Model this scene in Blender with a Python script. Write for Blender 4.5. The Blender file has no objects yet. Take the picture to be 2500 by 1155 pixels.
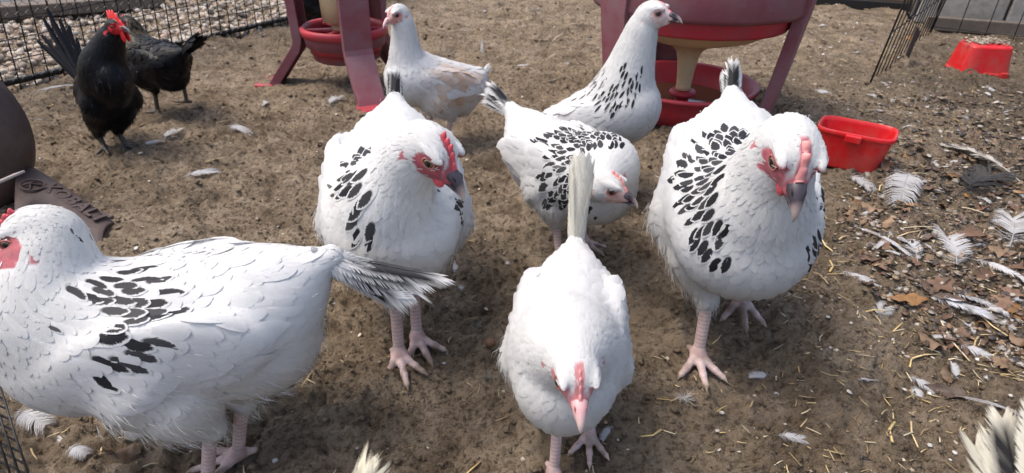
import bpy, math, random
import numpy as np
from mathutils import Vector, Matrix

# ------------------------------------------------------------------ camera, sky, sun, exposure
scn = bpy.context.scene
CAM_H, PITCH, ROLL, FPX = 0.52, math.radians(31.0), math.radians(1.0), 1500.0   # photo is 2500 x 1155
_f = np.array([0, math.cos(PITCH), -math.sin(PITCH)])
_rt = np.array([1.0, 0, 0]); _up = np.cross(_rt, _f)
CR = _rt * math.cos(ROLL) + _up * math.sin(ROLL)
CU = -_rt * math.sin(ROLL) + _up * math.cos(ROLL)
camd = bpy.data.cameras.new('camera')
cam = bpy.data.objects.new('camera', camd); scn.collection.objects.link(cam)
m = Matrix(((CR[0], CU[0], -_f[0], 0), (CR[1], CU[1], -_f[1], 0), (CR[2], CU[2], -_f[2], CAM_H), (0, 0, 0, 1)))
cam.matrix_world = m
camd.sensor_fit = 'HORIZONTAL'; camd.sensor_width = 36.0; camd.lens = 36.0 * FPX / 2500.0
camd.clip_start = 0.01; camd.clip_end = 200.0
camd.dof.use_dof = True; camd.dof.focus_distance = 0.66; camd.dof.aperture_fstop = 13.0
scn.camera = cam

SUN_EL, SUN_AZ = math.radians(66), math.radians(-85)      # azimuth from +Y towards +X (negative: from the left, a little behind)
world = bpy.data.worlds.new('World'); scn.world = world; world.use_nodes = True
wn = world.node_tree.nodes; wl = world.node_tree.links
sky = wn.new('ShaderNodeTexSky'); sky.sky_type = 'NISHITA'; sky.sun_disc = False
sky.sun_elevation = SUN_EL; sky.sun_rotation = SUN_AZ
sky.air_density = 1.0; sky.dust_density = 5.0; sky.ozone_density = 0.6
wn['Background'].inputs['Strength'].default_value = 0.15
wl.new(sky.outputs[0], wn['Background'].inputs['Color'])
sund = bpy.data.lights.new('sun', 'SUN'); sund.energy = 0.95; sund.angle = math.radians(24); sund.color = (1.0, 0.95, 0.87)
sun = bpy.data.objects.new('sun', sund); scn.collection.objects.link(sun)
_sd = Vector((math.sin(SUN_AZ) * math.cos(SUN_EL), math.cos(SUN_AZ) * math.cos(SUN_EL), math.sin(SUN_EL)))
sun.rotation_euler = _sd.to_track_quat('Z', 'Y').to_euler()
vs = scn.view_settings; vs.view_transform = 'Standard'; vs.look = 'None'; vs.gamma = 1.0; vs.exposure = 0.97
scn.cycles.max_bounces = 6; scn.cycles.diffuse_bounces = 4; scn.cycles.glossy_bounces = 2
scn.cycles.transmission_bounces = 4; scn.cycles.transparent_max_bounces = 8

rng = np.random.default_rng(7)
random.seed(7)
COL = scn.collection

def gp(x, y, z=0.0):
    """point at height z that the photograph shows at pixel x, y"""
    d = _f + CR * (x - 1250) / FPX - CU * (y - 577.5) / FPX
    t = (z - CAM_H) / d[2]
    return np.array([0, 0, CAM_H]) + d * t

# ------------------------------------------------------------------ noise
_tab = np.random.default_rng(3).random((64, 64, 64)).astype(np.float32)
def vnoise(P, freq, seed=0):
    Q = np.asarray(P, dtype=np.float64) * freq + seed * 17.31
    i = np.floor(Q).astype(np.int64); f = Q - i; f = f * f * (3 - 2 * f)
    i0 = i & 63; i1 = (i + 1) & 63
    x0, y0, z0 = i0[..., 0], i0[..., 1], i0[..., 2]; x1, y1, z1 = i1[..., 0], i1[..., 1], i1[..., 2]
    fx, fy, fz = f[..., 0], f[..., 1], f[..., 2]
    a = _tab[x0, y0, z0] * (1 - fx) + _tab[x1, y0, z0] * fx
    b = _tab[x0, y1, z0] * (1 - fx) + _tab[x1, y1, z0] * fx
    c = _tab[x0, y0, z1] * (1 - fx) + _tab[x1, y0, z1] * fx
    d = _tab[x0, y1, z1] * (1 - fx) + _tab[x1, y1, z1] * fx
    return (a * (1 - fy) + b * fy) * (1 - fz) + (c * (1 - fy) + d * fy) * fz
def sstep(a, b, x):
    t = np.clip((x - a) / (b - a), 0, 1); return t * t * (3 - 2 * t)
def n2(x, y, freq, seed=0):
    return vnoise(np.stack([x, y, np.full_like(x, 0.37 + seed)], -1), freq, seed)

# ------------------------------------------------------------------ object helpers
def mesh_from(name, V, F, mat=None, smooth=True):
    """V (n,3); F list of arrays (k,3) or (k,4) or python lists"""
    me = bpy.data.meshes.new(name)
    V = np.asarray(V, dtype=np.float32)
    if isinstance(F, np.ndarray): F = [F]
    if F and isinstance(F[0], np.ndarray):
        n = sum(len(f) for f in F)
        tot = np.concatenate([np.full(len(f), f.shape[1], dtype=np.int32) for f in F])
        loops = np.concatenate([f.ravel() for f in F]).astype(np.int32)
        me.vertices.add(len(V)); me.vertices.foreach_set('co', V.ravel())
        me.loops.add(len(loops)); me.loops.foreach_set('vertex_index', loops)
        me.polygons.add(n)
        st = np.zeros(n, dtype=np.int32); st[1:] = np.cumsum(tot)[:-1]
        me.polygons.foreach_set('loop_start', st); me.polygons.foreach_set('loop_total', tot)
    else:
        me.from_pydata([tuple(v) for v in V], [], [list(f) for f in F]); n = len(F)
    if smooth: me.polygons.foreach_set('use_smooth', np.ones(n, dtype=bool))
    me.update(calc_edges=True)
    if mat is not None: me.materials.append(mat)
    return me
def add_attr(me, name, arr, kind='FLOAT_COLOR'):
    a = me.attributes.new(name, kind, 'POINT')
    arr = np.asarray(arr, dtype=np.float32)
    a.data.foreach_set('color' if kind == 'FLOAT_COLOR' else 'value', arr.ravel())
def add_uv(me, uv):
    l = me.uv_layers.new(name='UVMap')
    li = np.zeros(len(me.loops), dtype=np.int32); me.loops.foreach_get('vertex_index', li)
    l.data.foreach_set('uv', np.asarray(uv, dtype=np.float32)[li].ravel())
def obj(name, me, parent=None, loc=None, rot=None):
    o = bpy.data.objects.new(name, me); COL.objects.link(o)
    if parent is not None: o.parent = parent
    if loc is not None: o.location = loc
    if rot is not None: o.rotation_euler = rot
    return o
def tag(o, label=None, cat=None, group=None, kind=None):
    if label: o['label'] = label
    if cat: o['category'] = cat
    if group: o['group'] = group
    if kind: o['kind'] = kind
    return o
def empty(name, loc, rz=0.0):
    o = bpy.data.objects.new(name, None); COL.objects.link(o); o.empty_display_size = 0.03
    o.location = loc; o.rotation_euler = (0, 0, rz); return o

class MB:
    """collects vertices and faces"""
    def __init__(s): s.V = []; s.F = []
    def add(s, V, F):
        b = len(s.V); s.V += [tuple(v) for v in V]; s.F += [tuple(i + b for i in f) for f in F]
    def box(s, c, d, R=None):
        V = [Vector((x * d[0] / 2, y * d[1] / 2, z * d[2] / 2)) for x in (-1, 1) for y in (-1, 1) for z in (-1, 1)]
        if R is not None: V = [R @ v for v in V]
        V = [v + Vector(c) for v in V]
        s.add(V, [(0, 1, 3, 2), (4, 6, 7, 5), (0, 4, 5, 1), (2, 3, 7, 6), (0, 2, 6, 4), (1, 5, 7, 3)])
    def tube(s, pts, rads, n=8, cap=True):
        pts = [Vector(p) for p in pts]; k = len(pts); rings = []
        if not hasattr(rads, '__len__'): rads = [rads] * k
        up = None
        for i in range(k):
            t = (pts[min(i + 1, k - 1)] - pts[max(i - 1, 0)]).normalized()
            if up is None: up = t.orthogonal().normalized()
            up = (up - t * up.dot(t)).normalized(); sd = t.cross(up)
            rings.append([pts[i] + (up * math.cos(2 * math.pi * j / n) + sd * math.sin(2 * math.pi * j / n)) * rads[i] for j in range(n)])
        V = [v for r in rings for v in r]
        F = [(i * n + j, i * n + (j + 1) % n, (i + 1) * n + (j + 1) % n, (i + 1) * n + j) for i in range(k - 1) for j in range(n)]
        if cap: F += [tuple(range(n))[::-1], tuple((k - 1) * n + j for j in range(n))]
        s.add(V, F)
    def lathe(s, prof, n=48, c=(0, 0, 0), a0=0, a1=2 * math.pi):
        full = abs(a1 - a0 - 2 * math.pi) < 1e-6; m_ = n if full else n + 1
        V = [(c[0] + r * math.cos(a0 + (a1 - a0) * j / n), c[1] + r * math.sin(a0 + (a1 - a0) * j / n), c[2] + z) for r, z in prof for j in range(m_)]
        F = [(i * m_ + j, i * m_ + (j + 1) % m_, (i + 1) * m_ + (j + 1) % m_, (i + 1) * m_ + j) for i in range(len(prof) - 1) for j in range(n)]
        s.add(V, F)
    def mesh(s, name, mat, smooth=False):
        return mesh_from(name, s.V, s.F, mat, smooth)
    def build(s, name, mat, parent=None, smooth=False, loc=None, rot=None, bevel=0):
        o = obj(name, s.mesh(name, mat, smooth), parent, loc, rot)
        if bevel:
            b = o.modifiers.new('bevel', 'BEVEL'); b.width = bevel; b.segments = 2; b.limit_method = 'ANGLE'; b.angle_limit = math.radians(40)
        return o
def copy_tree(o, parent=None):
    c = o.copy(); COL.objects.link(c)
    if parent is not None: c.parent = parent
    for ch in list(o.children): copy_tree(ch, c)
    return c

# ------------------------------------------------------------------ materials
def newmat(name):
    mt = bpy.data.materials.new(name); mt.use_nodes = True
    nt = mt.node_tree; nt.nodes.clear()
    out = nt.nodes.new('ShaderNodeOutputMaterial')
    return mt, nt, out
def N(nt, t, **k):
    n = nt.nodes.new(t)
    for a, v in k.items():
        if a.startswith('i_'): n.inputs[a[2:].replace('_', ' ')].default_value = v
        else: setattr(n, a, v)
    return n
def noise_node(nt, scale, detail=3, rough=0.6, vec=None):
    n = N(nt, 'ShaderNodeTexNoise'); n.inputs['Scale'].default_value = scale; n.inputs['Detail'].default_value = detail
    n.inputs['Roughness'].default_value = rough
    if vec is not None: nt.links.new(vec, n.inputs['Vector'])
    return n
def mathn(nt, op, a, b=None, c=None, clamp=False):
    n = N(nt, 'ShaderNodeMath', operation=op); n.use_clamp = clamp
    for i, v in enumerate((a, b, c)):
        if v is None: continue
        if isinstance(v, (int, float)): n.inputs[i].default_value = v
        else: nt.links.new(v, n.inputs[i])
    return n.outputs[0]
def mixc(nt, fac, a, b, blend='MIX'):
    n = N(nt, 'ShaderNodeMix', data_type='RGBA', blend_type=blend)
    for sock, v in ((n.inputs[0], fac), (n.inputs[6], a), (n.inputs[7], b)):
        if isinstance(v, (int, float)): sock.default_value = v
        elif isinstance(v, tuple): sock.default_value = v + (1,) if len(v) == 3 else v
        else: nt.links.new(v, sock)
    return n.outputs[2]
def ramp(nt, fac, stops):
    n = N(nt, 'ShaderNodeValToRGB'); e = n.color_ramp.elements
    while len(e) < len(stops): e.new(0.5)
    for i, (p, c) in enumerate(stops):
        e[i].position = p; e[i].color = tuple(c) + (1,) if len(c) == 3 else c
    nt.links.new(fac, n.inputs[0]); return n.outputs[0]
def bump(nt, h, strength=0.5, dist=0.002):
    n = N(nt, 'ShaderNodeBump'); n.inputs['Strength'].default_value = strength; n.inputs['Distance'].default_value = dist
    nt.links.new(h, n.inputs['Height']); return n.outputs[0]

def plain(name, col, rough=0.6, var=0.25, scale=40, bumps=0.3, dist=0.001, dirt=None, dirt_scale=12, dirt_amt=0.5, spec=0.4, metallic=0.0):
    mt, nt, out = newmat(name)
    tc = N(nt, 'ShaderNodeTexCoord'); v = tc.outputs['Object']
    n1 = noise_node(nt, scale, 5, 0.65, v)
    c = mixc(nt, n1.outputs[0], tuple(x * (1 - var) for x in col), tuple(min(1, x * (1 + var)) for x in col))
    if dirt:
        n2_ = noise_node(nt, dirt_scale, 6, 0.7, v)
        f = ramp(nt, n2_.outputs[0], [(0.42, (0, 0, 0)), (0.66, (dirt_amt,) * 3)])
        c = mixc(nt, f, c, dirt)
    b = N(nt, 'ShaderNodeBsdfPrincipled'); nt.links.new(c, b.inputs['Base Color'])
    b.inputs['Roughness'].default_value = rough; b.inputs['Specular IOR Level'].default_value = spec; b.inputs['Metallic'].default_value = metallic
    nt.links.new(bump(nt, n1.outputs[0], bumps, dist), b.inputs['Normal'])
    nt.links.new(b.outputs[0], out.inputs[0]); return mt

def feather_mat(name, dark_col, sheen_col=None, rough=0.6, transl=0.3, spec=.25):
    mt, nt, out = newmat(name)
    at = N(nt, 'ShaderNodeAttribute', attribute_name='fcol')
    uv = N(nt, 'ShaderNodeUVMap')
    sx = N(nt, 'ShaderNodeSeparateXYZ'); nt.links.new(uv.outputs[0], sx.inputs[0])
    u = mathn(nt, 'ABSOLUTE', mathn(nt, 'SUBTRACT', sx.outputs[0], 0.5)); u = mathn(nt, 'MULTIPLY', u, 2.0)
    v = sx.outputs[1]
    # barbs: fine lines running out and up from the shaft
    geo = N(nt, 'ShaderNodeTexCoord')
    nz = noise_node(nt, 260, 3, 0.6, geo.outputs['Object'])
    cmb = N(nt, 'ShaderNodeCombineXYZ')
    nt.links.new(mathn(nt, 'MULTIPLY', u, 1.2), cmb.inputs[0])
    nt.links.new(mathn(nt, 'MULTIPLY', mathn(nt, 'SUBTRACT', v, mathn(nt, 'MULTIPLY', u, 0.22)), 26.0), cmb.inputs[1])
    nt.links.new(mathn(nt, 'MULTIPLY', at.outputs['Alpha'], 9.0), cmb.inputs[2])
    barb = noise_node(nt, 1.0, 2, 0.6, cmb.outputs[0])
    jag = mathn(nt, 'MULTIPLY', mathn(nt, 'SUBTRACT', barb.outputs[0], 0.5), 0.7)
    jag = mathn(nt, 'ADD', jag, mathn(nt, 'MULTIPLY', mathn(nt, 'SUBTRACT', nz.outputs[0], 0.5), 0.25))
    uu = mathn(nt, 'ADD', u, jag)
    eu = mathn(nt, 'POWER', mathn(nt, 'DIVIDE', uu, 0.80), 2.0); ev = mathn(nt, 'POWER', mathn(nt, 'DIVIDE', mathn(nt, 'SUBTRACT', mathn(nt, 'ADD', v, mathn(nt, 'MULTIPLY', jag, .15)), 0.60), 0.36), 2.0)
    mk = mathn(nt, 'MULTIPLY', mathn(nt, 'MULTIPLY', mathn(nt, 'SUBTRACT', 1.12, mathn(nt, 'ADD', eu, ev)), 2.8, clamp=True), at.outputs['Alpha'], clamp=True)
    base = mixc(nt, mathn(nt, 'MULTIPLY', barb.outputs[0], 0.13), at.outputs['Color'], (0.0, 0.0, 0.0), 'MIX')
    base = mixc(nt, mk, base, dark_col)
    b = N(nt, 'ShaderNodeBsdfPrincipled'); nt.links.new(base, b.inputs['Base Color'])
    b.inputs['Roughness'].default_value = rough; b.inputs['Specular IOR Level'].default_value = spec
    if sheen_col: b.inputs['Sheen Weight'].default_value = 0.0
    nt.links.new(bump(nt, barb.outputs[0], 0.35, 0.0006), b.inputs['Normal'])
    if transl > 0:
        tr = N(nt, 'ShaderNodeBsdfTranslucent'); nt.links.new(base, tr.inputs['Color'])
        mx = N(nt, 'ShaderNodeMixShader'); mx.inputs[0].default_value = transl
        nt.links.new(b.outputs[0], mx.inputs[1]); nt.links.new(tr.outputs[0], mx.inputs[2]); nt.links.new(mx.outputs[0], out.inputs[0])
    else: nt.links.new(b.outputs[0], out.inputs[0])
    return mt
M = {}
M['feather'] = feather_mat('white_plumage', (0.013, 0.013, 0.017))
M['black_feather'] = feather_mat('black_plumage', (0.004, 0.004, 0.005), rough=0.42, transl=0.0, spec=.16)

def skin_mat():
    mt, nt, out = newmat('bird_skin')
    at = N(nt, 'ShaderNodeAttribute', attribute_name='fcol')
    tc = N(nt, 'ShaderNodeTexCoord')
    nz = noise_node(nt, 420, 3, 0.6, tc.outputs['Object']); n3 = noise_node(nt, 90, 3, 0.6, tc.outputs['Object'])
    c = mixc(nt, mathn(nt, 'MULTIPLY', nz.outputs[0], 0.35), at.outputs['Color'], (0, 0, 0))
    c = mixc(nt, mathn(nt, 'MULTIPLY', n3.outputs[0], 0.3), c, (0.85, 0.7, 0.65), 'MULTIPLY')
    b = N(nt, 'ShaderNodeBsdfPrincipled'); nt.links.new(c, b.inputs['Base Color'])
    b.inputs['Roughness'].default_value = 0.5; b.inputs['Specular IOR Level'].default_value = 0.4
    b.inputs['Subsurface Weight'].default_value = 0.15; b.inputs['Subsurface Radius'].default_value = (0.004, 0.0015, 0.001)
    b.inputs['Subsurface Scale'].default_value = 1.0
    nt.links.new(bump(nt, nz.outputs[0], 0.5, 0.0006), b.inputs['Normal'])
    nt.links.new(b.outputs[0], out.inputs[0]); return mt
M['skin'] = skin_mat()
def fleshy(name, col, rough=0.42):
    mt, nt, out = newmat(name)
    tc = N(nt, 'ShaderNodeTexCoord'); nz = noise_node(nt, 700, 3, 0.6, tc.outputs['Object']); n3 = noise_node(nt, 160, 3, 0.6, tc.outputs['Object'])
    c = mixc(nt, n3.outputs[0], tuple(x * 0.65 for x in col), tuple(min(1, x * 1.35) for x in col))
    b = N(nt, 'ShaderNodeBsdfPrincipled'); nt.links.new(c, b.inputs['Base Color']); b.inputs['Roughness'].default_value = rough
    b.inputs['Subsurface Weight'].default_value = 0.2; b.inputs['Subsurface Radius'].default_value = (0.004, 0.001, 0.001); b.inputs['Subsurface Scale'].default_value = 1.0
    nt.links.new(bump(nt, nz.outputs[0], 0.6, 0.0005), b.inputs['Normal']); nt.links.new(b.outputs[0], out.inputs[0]); return mt
M['comb_red'] = fleshy('comb_red', (0.50, 0.06, 0.08)); M['comb_pink'] = fleshy('comb_pink', (0.62, 0.25, 0.24)); M['comb_bright'] = fleshy('comb_bright', (0.66, 0.02, 0.022))
def beak_mat(name, dark, pale, split):
    mt, nt, out = newmat(name)
    at = N(nt, 'ShaderNodeAttribute', attribute_name='along'); tc = N(nt, 'ShaderNodeTexCoord')
    nz = noise_node(nt, 140, 4, 0.6, tc.outputs['Object'])
    f = mathn(nt, 'ADD', at.outputs['Fac'], mathn(nt, 'MULTIPLY', mathn(nt, 'SUBTRACT', nz.outputs[0], 0.5), 0.25))
    c = ramp(nt, f, [(max(0, split - 0.15), dark), (min(1, split + 0.2), pale)])
    b = N(nt, 'ShaderNodeBsdfPrincipled'); nt.links.new(c, b.inputs['Base Color']); b.inputs['Roughness'].default_value = 0.38
    nt.links.new(bump(nt, nz.outputs[0], 0.2, 0.0005), b.inputs['Normal']); nt.links.new(b.outputs[0], out.inputs[0]); return mt
M['beak_dark'] = beak_mat('beak_horn', (0.045, 0.035, 0.045), (0.42, 0.33, 0.30), 0.68)
M['beak_pink'] = beak_mat('beak_pink', (0.62, 0.36, 0.36), (0.68, 0.5, 0.46), 0.6)
M['beak_black'] = beak_mat('beak_black', (0.03, 0.028, 0.03), (0.2, 0.18, 0.15), 0.7)
def eye_mat(iris, name):
    mt, nt, out = newmat(name)
    at = N(nt, 'ShaderNodeAttribute', attribute_name='along')
    c = ramp(nt, at.outputs['Fac'], [(0.0, (0.004, 0.004, 0.005)), (0.40, (0.004, 0.004, 0.005)), (0.46, iris), (0.74, tuple(x * 0.7 for x in iris)), (0.82, (0.01, 0.008, 0.008))])
    b = N(nt, 'ShaderNodeBsdfPrincipled'); nt.links.new(c, b.inputs['Base Color']); b.inputs['Roughness'].default_value = 0.06
    nt.links.new(b.outputs[0], out.inputs[0]); return mt
M['eye'] = eye_mat((0.20, 0.11, 0.05), 'eye_brown'); M['eye_dark'] = eye_mat((0.05, 0.04, 0.035), 'eye_dark')

# ------------------------------------------------------------------ distance fields -> one continuous skin
def nrm(v):
    v = np.asarray(v, dtype=float); return v / (np.linalg.norm(v, axis=-1, keepdims=True) + 1e-12)
def p_ell(c, r, R=None, k=0.02, **kw): return dict(t='e', c=np.array(c, float), r=np.array(r, float), R=np.eye(3) if R is None else np.array(R, float), k=k, **kw)
def p_cone(a, b, ra, rb, k=0.012, **kw): return dict(t='c', a=np.array(a, float), b=np.array(b, float), ra=ra, rb=rb, k=k, **kw)
def pdist(p, P):
    if p['t'] == 'e':
        q = (P - p['c']) @ p['R']          # columns of R are the axes
        k0 = np.sqrt(((q / p['r']) ** 2).sum(-1)) + 1e-9; k1 = np.sqrt(((q / p['r'] ** 2) ** 2).sum(-1)) + 1e-9
        return k0 * (k0 - 1) / k1
    ab = p['b'] - p['a']; t = np.clip(((P - p['a']) @ ab) / (ab @ ab), 0, 1)
    d = np.sqrt(((P - p['a'] - t[..., None] * ab) ** 2).sum(-1)) - (p['ra'] + t * (p['rb'] - p['ra']))
    if 'scute' in p:
        n, amp = p['scute']; d = d + amp * (np.abs(np.sin(math.pi * t * n)) ** 0.6 * -1 + 0.6)
    return d
def pbounds(p):
    if p['t'] == 'e': r = p['r'].max(); return p['c'] - r, p['c'] + r
    return np.minimum(p['a'] - p['ra'], p['b'] - p['rb']), np.maximum(p['a'] + p['ra'], p['b'] + p['rb'])
class Field:
    def __init__(s, prims, h, pad=0.02, lo=None, hi=None):
        B = [pbounds(p) for p in prims]
        s.lo = np.min([b[0] for b in B], 0) - pad if lo is None else np.array(lo); hi = np.max([b[1] for b in B], 0) + pad if hi is None else np.array(hi)
        s.h = h; s.n = np.ceil((hi - s.lo) / h).astype(int) + 1
        s.f = np.full(s.n, 0.08, dtype=np.float32)
        ax = [s.lo[i] + h * np.arange(s.n[i]) for i in range(3)]
        for p, (bl, bh) in zip(prims, B):
            mg = p['k'] + 0.035 if pad > 0.01 else p['k'] + 0.008
            i0 = np.clip(np.floor((bl - mg - s.lo) / h).astype(int), 0, s.n); i1 = np.clip(np.ceil((bh + mg - s.lo) / h).astype(int) + 1, 0, s.n)
            if (i1 <= i0).any(): continue
            G = np.stack(np.meshgrid(ax[0][i0[0]:i1[0]], ax[1][i0[1]:i1[1]], ax[2][i0[2]:i1[2]], indexing='ij'), -1)
            d = pdist(p, G); sl = (slice(i0[0], i1[0]), slice(i0[1], i1[1]), slice(i0[2], i1[2]))
            a = s.f[sl]; k = p['k']
            hh = np.clip(0.5 + 0.5 * (d - a) / k, 0, 1)
            s.f[sl] = d * (1 - hh) + a * hh - k * hh * (1 - hh)
    def val(s, P):
        q = (P - s.lo) / s.h; i = np.clip(np.floor(q).astype(int), 0, s.n - 2); f = np.clip(q - i, 0, 1)
        x, y, z = i[..., 0], i[..., 1], i[..., 2]; fx, fy, fz = f[..., 0], f[..., 1], f[..., 2]; g = s.f
        c00 = g[x, y, z] * (1 - fx) + g[x + 1, y, z] * fx; c10 = g[x, y + 1, z] * (1 - fx) + g[x + 1, y + 1, z] * fx
        c01 = g[x, y, z + 1] * (1 - fx) + g[x + 1, y, z + 1] * fx; c11 = g[x, y + 1, z + 1] * (1 - fx) + g[x + 1, y + 1, z + 1] * fx
        return (c00 * (1 - fy) + c10 * fy) * (1 - fz) + (c01 * (1 - fy) + c11 * fy) * fz
    def grad(s, P):
        e = s.h * 0.9; out = []
        for i in range(3):
            d = np.zeros(3); d[i] = e; out.append(s.val(P + d) - s.val(P - d))
        return nrm(np.stack(out, -1))
    def mesh(s):
        f = s.f; S = f < 0; nx, ny, nz = s.n
        cnt = np.zeros((nx - 1, ny - 1, nz - 1), dtype=np.int8)
        for a in (0, 1):
            for b in (0, 1):
                for c in (0, 1): cnt += S[a:nx - 1 + a, b:ny - 1 + b, c:nz - 1 + c]
        act = np.argwhere((cnt > 0) & (cnt < 8))
        idx = np.full(cnt.shape, -1, dtype=np.int64); idx[act[:, 0], act[:, 1], act[:, 2]] = np.arange(len(act))
        pos = np.zeros((len(act), 3)); num = np.zeros(len(act))
        cor = [(a, b, c) for a in (0, 1) for b in (0, 1) for c in (0, 1)]
        for A in cor:
            for d in range(3):
                if A[d]: continue
                Bc = list(A); Bc[d] = 1
                fa = f[act[:, 0] + A[0], act[:, 1] + A[1], act[:, 2] + A[2]]; fb = f[act[:, 0] + Bc[0], act[:, 1] + Bc[1], act[:, 2] + Bc[2]]
                cr = (fa < 0) != (fb < 0); t = np.where(cr, fa / np.where(cr, fa - fb, 1), 0)
                q = np.tile(np.array(A, float), (len(act), 1)); q[:, d] = t
                pos += q * cr[:, None]; num += cr
        V = (act + pos / num[:, None]) * s.h + s.lo
        F = []
        for d in range(3):
            u, v = (d + 1) % 3, (d + 2) % 3
            sl0 = [slice(None)] * 3; sl1 = [slice(None)] * 3; sl0[d] = slice(0, -1); sl1[d] = slice(1, None)
            ch = S[tuple(sl0)] != S[tuple(sl1)]; E_ = np.argwhere(ch)
            E_ = E_[(E_[:, u] > 0) & (E_[:, v] > 0) & (E_[:, u] < s.n[u] - 1) & (E_[:, v] < s.n[v] - 1)]
            def cell(du, dv):
                c = E_.copy(); c[:, u] += du; c[:, v] += dv; return idx[c[:, 0], c[:, 1], c[:, 2]]
            q = np.stack([cell(-1, -1), cell(0, -1), cell(0, 0), cell(-1, 0)], -1)
            ins = S[E_[:, 0], E_[:, 1], E_[:, 2]]
            q[~ins] = q[~ins][:, ::-1]; F.append(q)
        F = np.concatenate(F); F = F[(F >= 0).all(1)]
        return V, F

def spline(pts, n):
    pts = np.array(pts, float); k = len(pts); P = np.vstack([2 * pts[0] - pts[1], pts, 2 * pts[-1] - pts[-2]]); out = []
    for i in range(n):
        t = i / (n - 1) * (k - 1); j = min(int(t), k - 2); f = t - j; a, b, c, d = P[j:j + 4]
        out.append(0.5 * ((2 * b) + (-a + c) * f + (2 * a - 5 * b + 4 * c - d) * f * f + (-a + 3 * b - 3 * c + d) * f ** 3))
    return np.array(out)

def poisson(P, rad, rs):
    """indices of points kept so that no two are closer than their own spacing"""
    order = rs.permutation(len(P)); cell = 0.004; kept = []; grid = {}
    C = np.floor(P / cell).astype(int).tolist(); PL = P.tolist(); RL = rad.tolist()
    for i in order.tolist():
        r = RL[i]; x, y, z = PL[i]; cx, cy, cz = C[i]; kk = int(r / cell) + 1; ok = True; r2 = r * r
        for a in range(cx - kk, cx + kk + 1):
            for b in range(cy - kk, cy + kk + 1):
                for c in range(cz - kk, cz + kk + 1):
                    g = grid.get((a, b, c))
                    if g:
                        for q in g:
                            if (q[0] - x) ** 2 + (q[1] - y) ** 2 + (q[2] - z) ** 2 < r2: ok = False; break
                    if not ok: break
                if not ok: break
            if not ok: break
        if ok: kept.append(i); grid.setdefault((cx, cy, cz), []).append((x, y, z))
    return np.array(kept, dtype=int)

def lay_feathers(fld, P, flow, L, W, lift, col, dark, rs, st=6, splay=0.12):
    """feather cards that hug the body and stand off it a little at the tip"""
    n = len(P); T = np.array([0, .25, .55, .78, .92, 1.0]) if st == 6 else np.linspace(0, 1, st); prof = np.interp(T, [0, .2, .5, .75, .9, 1], [.45, .85, 1, .90, .60, .10])
    yaw = rs.normal(0, splay, n); nor = fld.grad(P)
    t = nrm(flow - (flow * nor).sum(-1, keepdims=True) * nor); b = np.cross(nor, t)
    t = t * np.cos(yaw)[:, None] + b * np.sin(yaw)[:, None]
    p = P.copy(); V = np.zeros((n, st, 3, 3)); lf = lift * rs.uniform(0.6, 1.35, n); roll = rs.normal(0, 0.08, n)
    for i in range(st):
        if i:
            p = p + t * (L * (T[i] - T[i - 1]))[:, None]
        nor = fld.grad(p); hgt = 0.0006 + lf * T[i] ** 1.2
        p = p - nor * np.clip(fld.val(p) - hgt, -0.02, 0.006)[:, None]
        t = nrm(t - (t * nor).sum(-1, keepdims=True) * nor * 0.85); b = nrm(np.cross(nor, t))
        w = W * prof[i]
        V[:, i, 1] = p
        for j, sg in ((0, -1), (2, 1)):
            V[:, i, j] = p + b * (sg * w)[:, None] + nor * ((sg * roll - 0.22) * w)[:, None]
    U = np.zeros((n, st, 3, 2)); U[..., 0] = np.array([0, .5, 1.0]); U[..., 1] = T[:, None]
    base = (np.arange(n) * st * 3)[:, None]
    q = np.array([(i * 3 + j, i * 3 + j + 1, (i + 1) * 3 + j + 1, (i + 1) * 3 + j) for i in range(st - 1) for j in range(2)])
    F = (base[:, :, None] + q[None]).reshape(-1, 4)[:, ::-1]
    C = np.concatenate([np.repeat(col[:, None], st * 3, 1), np.repeat(dark[:, None, None], st * 3, 1)], -1).reshape(-1, 4)
    return V.reshape(-1, 3), F, U.reshape(-1, 2), C
def soft_normals(me, fld, V, amt, nf=10**9):
    """plumage shades like one soft mass: feather normals lean to the body's own"""
    nv = np.zeros(len(V) * 3, dtype=np.float32); me.vertices.foreach_get('normal', nv); nv = nv.reshape(-1, 3)
    g = fld.grad(V); am = np.zeros((len(V), 1)); am[:nf] = amt; am[(nv * g).sum(-1) < .15] = 0
    me.normals_split_custom_set_from_vertices(nrm(nv * (1 - am) + g * am).tolist())

def strands(fld, P, flow, L, w, col, rs, spread=0.32):
    n = len(P); nor = fld.grad(P); t = nrm(flow - (flow * nor).sum(-1, keepdims=True) * nor)
    d = nrm(t + nor * rs.uniform(0.15, 0.6, n)[:, None] + rs.normal(0, spread * 0.5, (n, 3)))
    sd = nrm(np.cross(d, nrm(rs.normal(0, 1, (n, 3)))))
    mid = P + d * (L * 0.55)[:, None]; tip = P + nrm(d + t * 0.5 + np.array([0, 0, -0.15])) * L[:, None]
    V = np.stack([P - sd * w, P + sd * w, mid + sd * w * 0.8, mid - sd * w * 0.8, tip], 1).reshape(-1, 3)
    b = (np.arange(n) * 5)[:, None]
    F4 = b + np.array([[0, 1, 2, 3]]); F3 = b + np.array([[3, 2, 4]])
    U = np.tile(np.array([[0, 0], [1, 0], [1, .6], [0, .6], [.5, 1.0]]), (n, 1))
    C = np.concatenate([np.repeat(col, 5, 0), np.zeros((n * 5, 1))], -1)
    return V, F4, F3, U, C

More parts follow.
